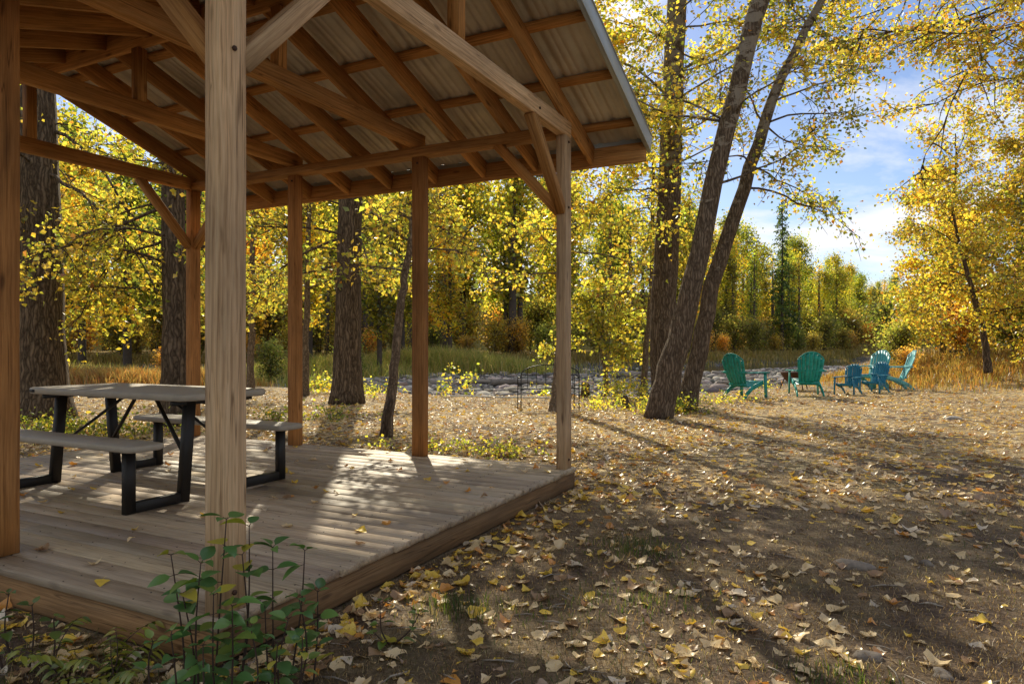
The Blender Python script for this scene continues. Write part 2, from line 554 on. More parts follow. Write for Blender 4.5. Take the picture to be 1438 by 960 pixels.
def ground_mat():
    m, nt, out = newmat('ground_soil_grass')
    geo_ = N(nt, 'ShaderNodeNewGeometry')
    v = geo_.outputs['Position']
    big = noise(nt, v, .55, 5, .6)
    mid = noise(nt, v, 3.2, 5, .65)
    fin = noise(nt, v, 38, 5, .7)
    fib = noise(nt, mapping(nt, v, (60, 14, 30)), 1.0, 4, .7, 1.5)
    fib2 = noise(nt, mapping(nt, v, (16, 70, 30)), 1.0, 4, .7, 1.5)
    soil = ramp(nt, [(.3, (.04, .026, .018)), (.52, (.125, .082, .056)), (.75, (.33, .235, .165))])
    nt.links.new(fin.outputs['Fac'], soil.inputs[0])
    straw = ramp(nt, [(.38, (.09, .06, .036)), (.52, (.48, .345, .18)), (.68, (.84, .66, .38))])
    mxf = N(nt, 'ShaderNodeMath', operation='MAXIMUM'); nt.links.new(fib.outputs['Fac'], mxf.inputs[0]); nt.links.new(fib2.outputs['Fac'], mxf.inputs[1])
    nt.links.new(mxf.outputs[0], straw.inputs[0])
    rb = ramp(nt, [(.45, (.03, .03, .03)), (.60, (1, 1, 1))])
    ms = N(nt, 'ShaderNodeMath', operation='MULTIPLY_ADD')
    nt.links.new(mid.outputs['Fac'], ms.inputs[0]); ms.inputs[1].default_value = .55
    mb = N(nt, 'ShaderNodeMath', operation='MULTIPLY'); nt.links.new(big.outputs['Fac'], mb.inputs[0]); mb.inputs[1].default_value = .5
    nt.links.new(mb.outputs[0], ms.inputs[2])
    nt.links.new(ms.outputs[0], rb.inputs[0])
    c = mixc(nt, soil.outputs[0], straw.outputs[0], rb.outputs[0])
    spn = N(nt, 'ShaderNodeSeparateXYZ'); nt.links.new(v, spn.inputs[0])
    near = N(nt, 'ShaderNodeMapRange'); nt.links.new(spn.outputs['Y'], near.inputs['Value'])
    near.inputs['From Min'].default_value = 4.5; near.inputs['From Max'].default_value = 8.5
    near.inputs['To Min'].default_value = .45; near.inputs['To Max'].default_value = 1.0
    nm = N(nt, 'ShaderNodeMath', operation='MULTIPLY'); nt.links.new(rb.outputs[0], nm.inputs[0]); nt.links.new(near.outputs[0], nm.inputs[1])
    c = mixc(nt, soil.outputs[0], straw.outputs[0], nm.outputs[0])
    # green tinge in patches
    gn = noise(nt, mapping(nt, v, (1, 1, 1), (7, 3, 0)), 1.1, 4, .6)
    rg = ramp(nt, [(.56, (0, 0, 0)), (.76, (.4, .4, .4))]); nt.links.new(gn.outputs['Fac'], rg.inputs[0])
    c = mixc(nt, c, (.085, .10, .032), rg.outputs[0])
    # leaf flecks
    vo = N(nt, 'ShaderNodeTexVoronoi'); vo.inputs['Scale'].default_value = 11; vo.inputs['Randomness'].default_value = 1
    nt.links.new(mapping(nt, v, (1, 1, .2)), vo.inputs['Vector'])
    sx = N(nt, 'ShaderNodeSeparateColor'); nt.links.new(vo.outputs['Color'], sx.inputs[0])
    fl = ramp(nt, [(0, (.80, .62, .33)), (.3, (.88, .70, .42)), (.5, (.82, .54, .10)), (.7, (.55, .26, .07)), (.85, (.30, .19, .11)), (1, (.86, .72, .55))], 'CONSTANT')
    nt.links.new(sx.outputs[0], fl.inputs[0])
    sp = N(nt, 'ShaderNodeSeparateXYZ'); nt.links.new(v, sp.inputs[0])
    dist = N(nt, 'ShaderNodeMapRange'); nt.links.new(sp.outputs['Y'], dist.inputs['Value'])
    dist.inputs['From Min'].default_value = 4.5; dist.inputs['From Max'].default_value = 9
    dist.inputs['To Min'].default_value = .0; dist.inputs['To Max'].default_value = .62
    th = N(nt, 'ShaderNodeMath', operation='LESS_THAN'); nt.links.new(sx.outputs[1], th.inputs[0]); nt.links.new(dist.outputs[0], th.inputs[1])
    ed = N(nt, 'ShaderNodeMath', operation='LESS_THAN'); nt.links.new(vo.outputs['Distance'], ed.inputs[0]); ed.inputs[1].default_value = .52
    fm = N(nt, 'ShaderNodeMath', operation='MULTIPLY'); nt.links.new(th.outputs[0], fm.inputs[0]); nt.links.new(ed.outputs[0], fm.inputs[1])
    c = mixc(nt, c, fl.outputs[0], fm.outputs[0])
    # gravel bed where the ground drops
    gv = N(nt, 'ShaderNodeTexVoronoi'); gv.inputs['Scale'].default_value = 7; nt.links.new(v, gv.inputs['Vector'])
    gs = N(nt, 'ShaderNodeSeparateColor'); nt.links.new(gv.outputs['Color'], gs.inputs[0])
    gr = ramp(nt, [(0, (.13, .115, .10)), (.5, (.27, .245, .22)), (1, (.42, .395, .365))]); nt.links.new(gs.outputs[0], gr.inputs[0])
    ge = ramp(nt, [(.25, (1, 1, 1)), (.6, (.3, .3, .3))]); nt.links.new(gv.outputs['Distance'], ge.inputs[0])
    gc = mixc(nt, gr.outputs[0], ge.outputs[0], 1.0, 'MULTIPLY')
    gz = N(nt, 'ShaderNodeMapRange'); nt.links.new(sp.outputs['Z'], gz.inputs['Value'])
    gz.inputs['From Min'].default_value = -.12; gz.inputs['From Max'].default_value = -.3
    c = mixc(nt, c, gc, gz.outputs[0])
    # far country is brush-coloured
    fr = N(nt, 'ShaderNodeMapRange'); nt.links.new(sp.outputs['Y'], fr.inputs['Value'])
    fr.inputs['From Min'].default_value = 70; fr.inputs['From Max'].default_value = 110
    c = mixc(nt, c, (.07, .062, .025), fr.outputs[0])
    hs = N(nt, 'ShaderNodeMath', operation='MULTIPLY_ADD')
    nt.links.new(mxf.outputs[0], hs.inputs[0]); hs.inputs[1].default_value = .7; nt.links.new(fin.outputs['Fac'], hs.inputs[2])
    clod = noise(nt, v, 11, 4, .6)
    h2 = N(nt, 'ShaderNodeMath', operation='MULTIPLY_ADD'); nt.links.new(clod.outputs['Fac'], h2.inputs[0]); h2.inputs[1].default_value = 1.6; nt.links.new(hs.outputs[0], h2.inputs[2])
    hs = h2
    b = bsdf(nt, out, c, .85, bump(nt, hs.outputs[0], .9, .03), spec=.2)
    fs = N(nt, 'ShaderNodeMapRange'); nt.links.new(sp.outputs['Y'], fs.inputs['Value'])
    fs.inputs['From Min'].default_value = 12; fs.inputs['From Max'].default_value = 40; fs.inputs['To Min'].default_value = .2; fs.inputs['To Max'].default_value = 0
    nt.links.new(fs.outputs[0], b.inputs['Specular IOR Level'])
    return m


g = link('ground', mesh_np('ground', np.stack([XX, YY, ZZ], -1).reshape(-1, 3), q, ground_mat(), None, True))
tag(g, 'brown soil and dry grass lawn strewn with fallen leaves, dropping to a gravel river bed', None, None, 'structure')

# river water
wm, nt, out = newmat('river_water')
geo_ = N(nt, 'ShaderNodeNewGeometry')
n1 = noise(nt, mapping(nt, geo_.outputs['Position'], (.9, 2.2, 1)), 2.0, 5, .6)
b = bsdf(nt, out, (.035, .045, .045), .08, bump(nt, n1.outputs['Fac'], .35, .08), spec=.6)
wx = np.linspace(-140, 160, 90)
wb = np.interp(wx, BX, BY)
wv = np.concatenate([np.stack([wx, wb - 20, np.full_like(wx, -.66)], -1), np.stack([wx, wb + 2, np.full_like(wx, -.66)], -1)])
k = np.arange(89)
wq = np.stack([k, k + 1, 90 + k + 1, 90 + k], -1)
tag(link('river', mesh_np('river', wv, wq, wm)), 'shallow river reflecting the sky between gravel bars', None, None, 'structure')

# ------------------------------------------------------------------ pavilion
pav = thing('pavilion', 'open timber pavilion with metal roof over a raised wooden deck', 'pavilion', (AX, AY, 0), PI / 2 - PSI)


def beam(name, p0, p1, w, h, mat, parent=pav, up=(0, 0, 1), ch=.005, twist=0):
    p0 = Vector(p0); p1 = Vector(p1)
    L = (p1 - p0).length
    mb = MB()
    nseg = max(1, int(L / .35))
    a, b = w / 2, h / 2
    c = min(ch, a * .3, b * .3)
    prof = np.array([(-a + c, -b), (a - c, -b), (a, -b + c), (a, b - c), (a - c, b), (-a + c, b), (-a, b - c), (-a, -b + c)])
    r = np.random.default_rng(int(abs(p0.x * 731 + p1.y * 377 + p1.z * 91 + p0.y * 57) * 10) % 99991)
    k = 8
    vs = []
    for i in range(nseg + 1):
        x = L * i / nseg
        j = r.normal(0, .0011, 2)
        vs.append(np.column_stack([np.full(k, x), prof[:, 0] + j[0], prof[:, 1] + j[1]]))
    v = np.vstack(vs + [np.array([[0, 0, 0], [L, 0, 0]])])
    qq = []
    for i in range(nseg):
        for t in range(k):
            qq.append((i * k + t, i * k + (t + 1) % k, (i + 1) * k + (t + 1) % k, (i + 1) * k + t))
    n0 = (nseg + 1) * k
    e = nseg * k
    tt = [(n0, (t + 1) % k, t) for t in range(k)] + [(n0 + 1, e + t, e + (t + 1) % k) for t in range(k)]
    me = mesh_np(name, v, [np.array(qq)[:, ::-1], np.array(tt)[:, ::-1]], mat)
    o = link(name, me, parent)
    x = (p1 - p0).normalized()
    u = Vector(up)
    if abs(x.dot(u)) > .95: u = Vector((1, 0, 0)) if abs(x.x) < .9 else Vector((0, 1, 0))
    y = u.cross(x).normalized()
    z = x.cross(y)
    mt = Matrix((x, y, z)).transposed().to_4x4()
    mt.translation = p0
    o.matrix_local = mt
    return o


ZP = 2.943 + DECK     # post tops
PITCH = .3384
# deck boards (one part), running along local y
U0, U1, V0, V1 = -.105, LU + .095, -.06, W3 + .10
vs = []; qs = []; cs_ = []; n = 0
mb = MB(); cols = []
u = U0 - .012
r = np.random.default_rng(5)
while u < U1:
    wdt = .139
    e = min(u + wdt, U1 + .012)
    lo, hi = V0 - .012 - r.uniform(0, .012), V1 + r.uniform(0, .02)
    # most boards are two lengths butted together
    cuts = [lo, hi] if r.random() < .4 else [lo, r.uniform(1.8, 3.4), hi]
    for a, bb in zip(cuts[:-1], cuts[1:]):
        tone = r.uniform(.78, 1.14) * np.array([1, r.uniform(.96, 1.0), r.uniform(.92, 1.0)])
        zt = DECK + r.uniform(-.0012, .0006)
        nb = mb.n
        mb.bar((a, -(u + e) / 2, zt - .019), (bb - .003, -(u + e) / 2, zt - .019), e - u, .038, ch=.003)
        cols.append(np.tile(tone, (mb.n - nb, 1)))
    u = e + .008
for bb in range(27):
    for jj in range(10):
        for sgn in (-.042, .042):
            yj = V0 + .02 + jj * .5 + r.normal(0, .004); uj = U0 - .012 + bb * .149 + .068 + sgn + r.normal(0, .003)
            if uj > U1: continue
            nb = mb.n
            mb.prism([(.0042 * math.cos(t_), .0042 * math.sin(t_)) for t_ in np.linspace(0, 2 * PI, 7)[:-1]], (yj, -uj, DECK - .004), (yj, -uj, DECK + .0012), up=(1, 0, 0))
            cols.append(np.tile(np.array([.14, .12, .11]), (mb.n - nb, 1)))
deck = mb.build('deck', M['deck'], pav, col=np.vstack(cols))
# boards were laid along the object's X so the grain follows them
deck.rotation_euler = (0, 0, PI / 2)
# joists under the boards keep the gaps dark
zr_ = DECK - .042
def rim(p0, p1, h=.142):
    return beam('rim_board', (p0[0], p0[1], zr_ - h / 2), (p1[0], p1[1], zr_ - h / 2), .038, h, M['rim'])
rim((U0 + .019, V0, 0), (U0 + .019, V1, 0))
rim((U0 + .04, V0 + .019, 0), (U1 - .02, V0 + .019, 0))
rim((U1 - .0, V0, 0), (U1 - .0, V1, 0))
rim((U0 + .04, V1 - .019, 0), (U1 - .02, V1 - .019, 0))
for k in range(9):
    y = V0 + .5 + k * .5
    beam('joist', (U0 + .045, y, zr_ - .07), (U1 - .025, y, zr_ - .07), .038, .13, M['rim'])

def post(u, w, wide_u, mat):
    a, b = (.14, .089) if wide_u else (.089, .14)
    # grain along the post: local X is vertical
    return beam('post', (u, w, DECK + .001), (u, w, ZP), b, a, mat, up=(1, 0, 0), ch=.006)

for u, w, wu, mt in ((0, 0, 1, 'post'), (0, 1.664, 1, 'redpost'), (0, W2, 0, 'post'), (0, W3, 1, 'post'),
                     (LU, 0, 1, 'post'), (LU, W1, 0, 'redpost'), (LU, W2, 0, 'redpost'), (LU, W3, 1, 'redpost')):
    post(u, w, wu, M[mt])
PLT = ZP + .092
for uu in (0, LU):
    beam('plate_beam', (uu, .047, ZP + .047), (uu, W3 - .047, ZP + .047), .14, .089, M['beam'])
for w, z in ((0, ZP + .002), (W1 + .03, PLT + .003), (W2, PLT + .003), (W3, ZP + .002)):
    beam('tie_beam', (-.07, w, z + .07), (LU + .07, w, z + .07), .089, .14, M['post' if w == 0 else 'beam'])
ZR = 3.085 + DECK     # rafter underside at the wall line
RH = .184
OV = .725
sl_ = math.hypot(1, PITCH)
uh = LU / 2
RW = [-.012 + k * (W3 + .03) / 8 for k in range(9)]
zridge = ZR + PITCH * uh
beam('ridge_board', (uh, -.45, zridge + .03), (uh, W3 + .15, zridge + .03), .038, .2, M['beam'])
for w in (0, W1 + .03, W2, W3):
    z0 = (ZP + .142) if w in (0, W3) else PLT + .143
    beam('king_post', (uh, w, z0 + .002), (uh, w, zridge - .072), .089, .089, M['beam'], up=(1, 0, 0))
nrm = Vector((PITCH, 0, 1)).normalized()
for side in (1, -1):
    def S_(u_from_ridge, w, off):
        """point on the slope: horizontal run from ridge, offset up from rafter underside (vertical)"""
        return Vector((uh + side * u_from_ridge, w, zridge - PITCH * u_from_ridge + off))
    end = uh + OV
    vh = RH * sl_
    for w in RW:
        beam('rafter', S_(.021, w, vh / 2), S_(end - .02, w, vh / 2), .04, RH, M['beam'])
    beam('fascia', S_(end, -.54, vh / 2 - .012), S_(end, W3 + .18, vh / 2 - .012), .038, .185, M['beam'])
    for ur in (.12, .40, 1.025, 1.66, 2.30):
        p0 = S_(ur, -.548, vh + .021); p1 = S_(ur, W3 + .185, vh + .021)
        beam('purlin', p0, p1, .089, .038, M['beam'], up=(PITCH * side, 0, 1))
    # corrugated sheet
    ws = []; zs = []
    w = -.565
    while w < W3 + .20:
        for dw, dz in ((0, 0), (.018, .018), (.042, .018), (.06, 0), (.10, 0), (.106, .004), (.118, .004), (.124, 0), (.165, 0), (.171, .004), (.183, .004), (.189, 0)):
            if w + dw < W3 + .21:
                ws.append(w + dw); zs.append(dz)
        w += .2286
    ws = np.array(ws); zs = np.array(zs)
    rows = np.linspace(.0, end + .05, 5)
    vv = []
    for ru in rows:
        b0 = S_(ru, 0, vh + .043)
        vv.append(np.stack([np.full(len(ws), b0.x), ws, b0.z + zs], -1))
    vv = np.vstack(vv); nw = len(ws)
    I = np.arange(5 * nw).reshape(5, nw)
    qq = np.stack([I[:-1, :-1], I[1:, :-1], I[1:, 1:], I[:-1, 1:]], -1).reshape(-1, 4)
    link('roof_sheet', mesh_np('roof_sheet', vv, qq, M['metal_roof']), pav)
    # rake trim: an angle of folded metal
    for w0, sg in ((-.572, -1), (W3 + .215, 1)):
        mb = MB()
        a = S_(0.0, w0, vh - .004); b_ = S_(end + .065, w0, vh - .004)
        mb.bar((a.x, a.y, a.z), (b_.x, b_.y, b_.z), .012, .15, ch=.002)
        mb.bar((a.x, a.y - sg * .03, a.z + .081), (b_.x, b_.y - sg * .03, b_.z + .081), .09, .008, ch=.002)
        mb.bar((a.x, a.y - sg * .022, a.z - .072), (b_.x, b_.y - sg * .022, b_.z - .072), .03, .006, ch=.002)
        mb.build('rake_trim', M['trim'], pav)
    mb = MB()
    a = S_(end + .04, -.56, vh + .02); b_ = S_(end + .04, W3 + .20, vh + .02)
    mb.bar(a, b_, .02, .07, ch=.002)
    mb.build('drip_edge', M['trim'], pav)
mb = MB()
mb.bar((uh - .09, -.58, zridge + vh + .052), (uh - .09, W3 + .22, zridge + vh + .052), .2, .006, up=(-PITCH, 0, 1))
mb.bar((uh + .09, -.58, zridge + vh + .052), (uh + .09, W3 + .22, zridge + vh + .052), .2, .006, up=(PITCH, 0, 1))
mb.build('ridge_cap', M['trim'], pav)
# knee braces
BZ = ZP - .67
def brace(p0, p1, mat='beam', w=.085):
    return beam('knee_brace', p0, p1, w, w, M[mat])
for w in (0, W3):
    brace((.06, w, BZ), (.70, w, ZP + .01), 'post' if w == 0 else 'beam')
    brace((LU - .06, w, BZ), (LU - .70, w, ZP + .01), 'beam')
for uu in (0, LU):
    brace((uu, .04, BZ), (uu, .66, ZP + .01))
    brace((uu, W3 - .04, BZ), (uu, W3 - .66, ZP + .01))


for (bu, bw_, bz, nx, ny) in ((LU, -.0445, BZ + .04, 0, -1), (LU - .07, 0, BZ + .05, -1, 0), (0, -.0445, BZ + .04, 0, -1), (LU, -.0445, ZP - .05, 0, -1), (LU - .045, W1, ZP - .06, -1, 0), (LU - .045, W2, ZP - .06, -1, 0), (LU - .07, W3, BZ + .05, -1, 0),
                          (0, -.0445, DECK + .08, 0, -1), (LU, -.0445, DECK + .08, 0, -1), (LU - .62, -.0445, ZP + .06, 0, -1)):
    mb = MB()
    mb.prism([(.011 * math.cos(t_), .011 * math.sin(t_)) for t_ in np.linspace(0, 2 * PI, 7)[:-1]], (bu + nx * .001, bw_ + ny * .001, bz), (bu + nx * .010, bw_ + ny * .010, bz))
    mb.build('bolt', M['rust'], pav)


def loc2w(u, w, z=0):
    s, c = math.sin(PSI), math.cos(PSI)
    return Vector((AX + u * s - w * c, AY + u * c + w * s, z))


def w2loc(x, y):
    s, c = math.sin(PSI), math.cos(PSI)
    dx, dy = x - AX, y - AY
    return dx * s + dy * c, -dx * c + dy * s


# ------------------------------------------------------------------ picnic table
tl = loc2w(1.51, 2.64)
tab = thing('picnic_table', 'grey resin picnic table with two attached benches and dark steel frame on the deck', 'picnic table', (tl.x, tl.y, DECK), PI / 2 - PSI)


def slab(name, u0, u1, v0, v1, z, th, rad, mat, parent):
    """board with rounded corners and a rolled edge"""
    pts = []
    for cx, cy, a0 in ((u1 - rad, v1 - rad, 0), (u0 + rad, v1 - rad, PI / 2), (u0 + rad, v0 + rad, PI), (u1 - rad, v0 + rad, 1.5 * PI)):
        for k in range(7):
            a = a0 + k / 6 * PI / 2
            pts.append((cx + rad * math.cos(a), cy + rad * math.sin(a)))
    pts = np.array(pts); k = len(pts)
    cen = np.array([(u0 + u1) / 2, (v0 + v1) / 2])
    lay = []
    for ins, dz in ((.012, -th), (.0, -th + .008), (0, -.010), (.004, -.003), (.012, 0)):
        d = pts - cen
        s = 1 - ins / np.maximum(np.abs(d), .05)
        lay.append(np.column_stack([cen + d * np.clip(s, .5, 1), np.full(k, z + dz)]))
    v = np.vstack(lay + [np.array([[*cen, z - th], [*cen, z]])])
    qq = []
    for i in range(4):
        for t in range(k):
            qq.append((i * k + t, i * k + (t + 1) % k, (i + 1) * k + (t + 1) % k, (i + 1) * k + t))
    tt = [(5 * k, (t + 1) % k, t) for t in range(k)] + [(5 * k + 1, 4 * k + t, 4 * k + (t + 1) % k) for t in range(k)]
    return link(name, mesh_np(name, v, [np.array(qq), np.array(tt)], mat), parent)


top = slab('tabletop', -.38, .38, -.92, .92, .76, .05, .07, M['plastic_top'], tab)
mb = MB(); mb.bar((-.3815, .80, .735), (-.3815, .865, .735), .004, .022); mb.build('name_plate', M['iron'], top)
for s in (-1, 1):
    c = .63 * s
    slab('bench', c - .13, c + .13, -.92, .92, .455, .042, .05, M['plastic_top'], tab)
for s in (-1, 1):
    for e in (-1, 1):
        y = .755 * e
        mb = MB()
        tw, td = .05, .07
        # vertical under the bench, foot along the deck, raked leg up to the top
        mb.bar((s * .655, y, .001), (s * .655, y, .412), td, tw, up=(0, 1, 0))
        mb.bar((s * .62, y, .0355), (s * .29, y, .0355), tw - .002, td, up=(0, 0, 1))
        mb.bar((s * .255, y, .001), (s * .20, y, .708), td + .004, tw + .002, up=(0, 1, 0))
        mb.bar((s * .655 - .09, y, .407), (s * .655 + .09, y, .407), .04, .008)
        mb.build('frame_leg', M['black_steel'], tab)
for e in (-1, 1):
    mb = MB()
    mb.bar((-.34, .755 * e, .690), (.34, .755 * e, .690), .045, .03)
    mb.build('cross_bar', M['black_steel'], tab)
    mb = MB()
    mb.bar((.0, .72 * e, .665), (-.10 * e, .10 * e, .70), .03, .02)
    mb.bar((-.215, .735 * e, .30), (-.05, .18 * e, .695), .028, .018)
    mb.bar((.215, .735 * e, .30), (.05, .18 * e, .695), .028, .018)
    mb.build('diagonal_brace', M['black_steel'], tab)

# ------------------------------------------------------------------ adirondack chairs
def chair(name, label, cat, x, y, face, scale, mat, group):
    """face = heading (x,y) the sitter looks at; local front is -Y"""
    rz = math.atan2(face[0], -face[1])
    z = float(height(x, y))
    t = thing(name, label, cat, (x, y, z), rz, group)
    s = scale
    r = np.random.default_rng(int(x * 100))
    # backrest: seven slats fanned, rounded top
    mb = MB()
    by0, bz0 = .22, .27
    by1, bz1 = .50, 1.02
    n = 7
    for i in range(n):
        f = (i - (n - 1) / 2) / ((n - 1) / 2)
        topf = 1 - .20 * abs(f) ** 2.2
        ps = []
        K = 6
        for k in range(K + 1):
            q_ = k / K * topf
            wx = f * (.175 + .075 * math.sin(min(1, q_ * 1.15) * PI / 2) )
            yy = by0 + (by1 - by0) * q_ + .03 * math.sin(q_ * PI) - .03 * (1 - f * f)*-1
            zz = bz0 + (bz1 - bz0) * q_
            ps.append((wx * s, yy * s, zz * s))
        pp = np.array(ps); hw = np.linspace(.031, .040, K + 1)[:, None] * s * np.array([[1, 0, 0]]); dp = np.array([[0, .011, -.004]]) * s
        ring = np.stack([pp - hw, pp + hw, pp + hw + dp, pp - hw + dp], 1).reshape(-1, 3)
        qs_ = [(k * 4 + j, k * 4 + (j + 1) % 4, k * 4 + 4 + (j + 1) % 4, k * 4 + 4 + j) for k in range(K) for j in range(4)]
        mb.add(ring, qs_ + [(3, 2, 1, 0), (K * 4, K * 4 + 1, K * 4 + 2, K * 4 + 3)])
    mb.build('backrest', mat, t)
    mb = MB()
    # arched rim over the slats and cross rail
    arc = []
    for k in range(17):
        f = -1 + 2 * k / 16
        q_ = 1 - .20 * abs(f) ** 2.2
        arc.append((f * .265 * s, (by0 + (by1 - by0) * q_ + .045 * (1 - f * f) + .012) * s, (bz0 + (bz1 - bz0) * q_ + .004) * s))
    for a, b_ in zip(arc[:-1], arc[1:]): mb.bar(a, b_, .03 * s, .024 * s, up=(0, 1, 0))
    mb.build('top_rim', mat, t)
    mb = MB()
    mb.bar((-.30 * s, .385 * s, .60 * s), (.30 * s, .385 * s, .60 * s), .03 * s, .055 * s)
    mb.bar((-.23 * s, .27 * s, .32 * s), (.23 * s, .27 * s, .32 * s), .03 * s, .06 * s)
    mb.build('back_rail', mat, t)
    mb = MB()
    for k in range(7):
        q_ = k / 6
        yy = -.30 + .50 * q_
        zz = .375 - .10 * q_ - .02 * math.sin(q_ * PI)
        mb.bar((-.26 * s, yy * s, zz * s), (.26 * s, yy * s, zz * s), .068 * s, .018 * s, up=(0, .2, 1))
    mb.bar((-.26 * s, -.335 * s, .345 * s), (.26 * s, -.335 * s, .345 * s), .018 * s, .07 * s)
    mb.build('seat', mat, t)
    for sd in (-1, 1):
        mb = MB()
        pts = [(sd * .325, -.40, .585), (sd * .325, -.1, .592), (sd * .325, .2, .595), (sd * .31, .40, .598)]
        wd = [.13, .12, .09]
        for (a, b_), w_ in zip(zip(pts[:-1], pts[1:]), wd):
            mb.bar([q2 * s for q2 in a], [q2 * s for q2 in b_], w_ * s, .022 * s)
        mb.build('armrest', mat, t)
        mb = MB()
        mb.bar((sd * .325 * s, -.345 * s, .0), (sd * .31 * s, -.335 * s, .575 * s), .028 * s, .095 * s, up=(0, 1, 0))
        mb.build('leg', mat, t)
        mb = MB()
        pts = [(sd * .275, -.30, .36), (sd * .275, .10, .245), (sd * .28, .32, .12), (sd * .285, .44, 0)]
        hh = [.10, .09, .075]
        for (a, b_), w_ in zip(zip(pts[:-1], pts[1:]), hh):
            mb.bar([q2 * s for q2 in a], [q2 * s for q2 in b_], .028 * s, w_ * s)
        mb.build('leg', mat, t)
    return t


CH = 'resin chairs set around the fire pit'
chair('adirondack_chair', 'green teal slatted garden chair at left, seen from behind at an angle', 'chair', 5.72, 16.9, (.80, .60), 1.06, M['teal'], CH)
chair('adirondack_chair', 'large green teal chair seen squarely from behind in front of the fire pit', 'chair', 7.45, 17.4, (.20, .98), 1.08, M['teal2'], CH)
chair('adirondack_chair', 'small dark blue child chair nearest the big teal chair', 'chair', 8.75, 17.9, (-.74, -.67), .76, M['blue'], CH)
chair('adirondack_chair', 'small bright blue child chair in front of the pale big chairs', 'chair', 9.75, 18.5, (-.80, -.60), .80, M['blue2'], CH)
chair('adirondack_chair', 'big pale aqua chair facing left with its slatted front in view', 'chair', 10.6, 20.4, (-.90, -.44), 1.10, M['aqua'], CH)
chair('adirondack_chair', 'big pale aqua chair seen edge on, rightmost of all the chairs', 'chair', 11.05, 20.0, (-.97, .22), 1.10, M['aqua2'], CH)

# fire pit
fx, fy = 8.15, 19.7
fp = thing('fire_pit', 'rusty steel fire bowl on legs behind the teal chairs', 'fire pit', (fx, fy, float(height(fx, fy))))
prof = [(.02, .20), (.15, .21), (.27, .27), (.36, .38), (.42, .50), (.47, .505), (.47, .49), (.43, .485), (.37, .365), (.28, .25), (.15, .19), (.02, .18)]
K = 28; v = []; qq = []
for i, (r_, z_) in enumerate(prof):
    for k in range(K):
        v.append((r_ * math.cos(2 * PI * k / K), r_ * math.sin(2 * PI * k / K), z_))
for i in range(len(prof) - 1):
    for k in range(K):
        qq.append((i * K + k, i * K + (k + 1) % K, (i + 1) * K + (k + 1) % K, (i + 1) * K + k))
link('bowl', mesh_np('bowl', np.array(v), np.array(qq), M['rust'], None, True), fp)
for k in range(3):
    a = .5 + k * 2.094
    mb = MB(); mb.tube([(.33 * math.cos(a), .33 * math.sin(a), .34), (.40 * math.cos(a), .40 * math.sin(a), .15), (.46 * math.cos(a), .46 * math.sin(a), 0)], [.016, .016, .016])
    mb.build('leg', M['rust'], fp)

# iron garden bench
bx, by = G(770, 575)
bn = thing('garden_bench', 'thin black iron garden bench with arched back by the river bank', 'bench', (bx, by, float(height(bx, by))), math.radians(8))
mb = MB()
R_ = .010
arc = [(.58 * math.cos(a), -.20, .72 + .20 * math.sin(a)) for a in np.linspace(PI, 0, 15)]
mb.tube([(-.58, -.20, .0)] + [(-.58, -.2, .4)] + arc + [(.58, -.2, .4), (.58, -.20, 0)], R_, 7)
for f in np.linspace(-.45, .45, 6):
    mb.tube([(f, -.2, .45), (f, -.2, .72 + .2 * math.sqrt(max(0, 1 - (f / .58) ** 2)))], .006, 5)
mb.tube([(-.58, -.2, .45), (.58, -.2, .45)], .011, 6)
mb.tube([(-.58, -.2, .72), (.58, -.2, .72)], .008, 6)
mb.build('back_frame', M['iron'], bn)
mb = MB()
for yy in np.linspace(-.18, .22, 7): mb.bar((-.57, yy, .445), (.57, yy, .445), .03, .008)
mb.build('seat', M['iron'], bn)
for sd in (-1, 1):
    mb = MB(); mb.tube([(sd * .58, .24, 0), (sd * .58, .23, .30), (sd * .58, .22, .45), (sd * .58, .24, .62), (sd * .58, .15, .66), (sd * .58, -.2, .66)], R_, 7)
    mb.tube([(sd * .58, -.2, .14), (sd * .58, .235, .14)], .009, 6)
    mb.build('arm_frame', M['iron'], bn)
# white rope on the grass
x0, y0 = G(632, 557); x1, y1 = G(772, 560)
mb = MB()
pts = []
for k in range(25):
    f = k / 24
    xx = x0 + (x1 - x0) * f; yy = y0 + (y1 - y0) * f + .10 * math.sin(f * 7) * .6
    pts.append((xx, yy, float(height(xx, yy)) + .035))
mb.tube(pts, .022, 7)
tag(mb.build('rope', M['rope'], smooth=True), 'white rope stretched over the leaves in front of the gravel bank', 'rope')


# ------------------------------------------------------------------ rocks, stumps, logs
def rock_geom(rng, size, sub=3):
    n1, n2 = 14, 9
    th = np.linspace(0, 2 * PI, n1, endpoint=False); ph = np.linspace(-PI / 2, PI / 2, n2)
    v = []
    offs = rng.normal(0, 1, (5, 3)); am = rng.uniform(.08, .2, 5); ps = rng.uniform(0, 6, 5)
    for p_ in ph:
        for t_ in th:
            d = np.array([math.cos(p_) * math.cos(t_), math.cos(p_) * math.sin(t_), math.sin(p_)])
            rr = 1 + sum(a * math.sin(2.2 * d @ o + s) for a, o, s in zip(am, offs, ps))
            v.append(d * rr * np.array(size))
    qq = []
    for i in range(n2 - 1):
        for k in range(n1):
            qq.append((i * n1 + k, i * n1 + (k + 1) % n1, (i + 1) * n1 + (k + 1) % n1, (i + 1) * n1 + k))
    return np.array(v), np.array(qq)


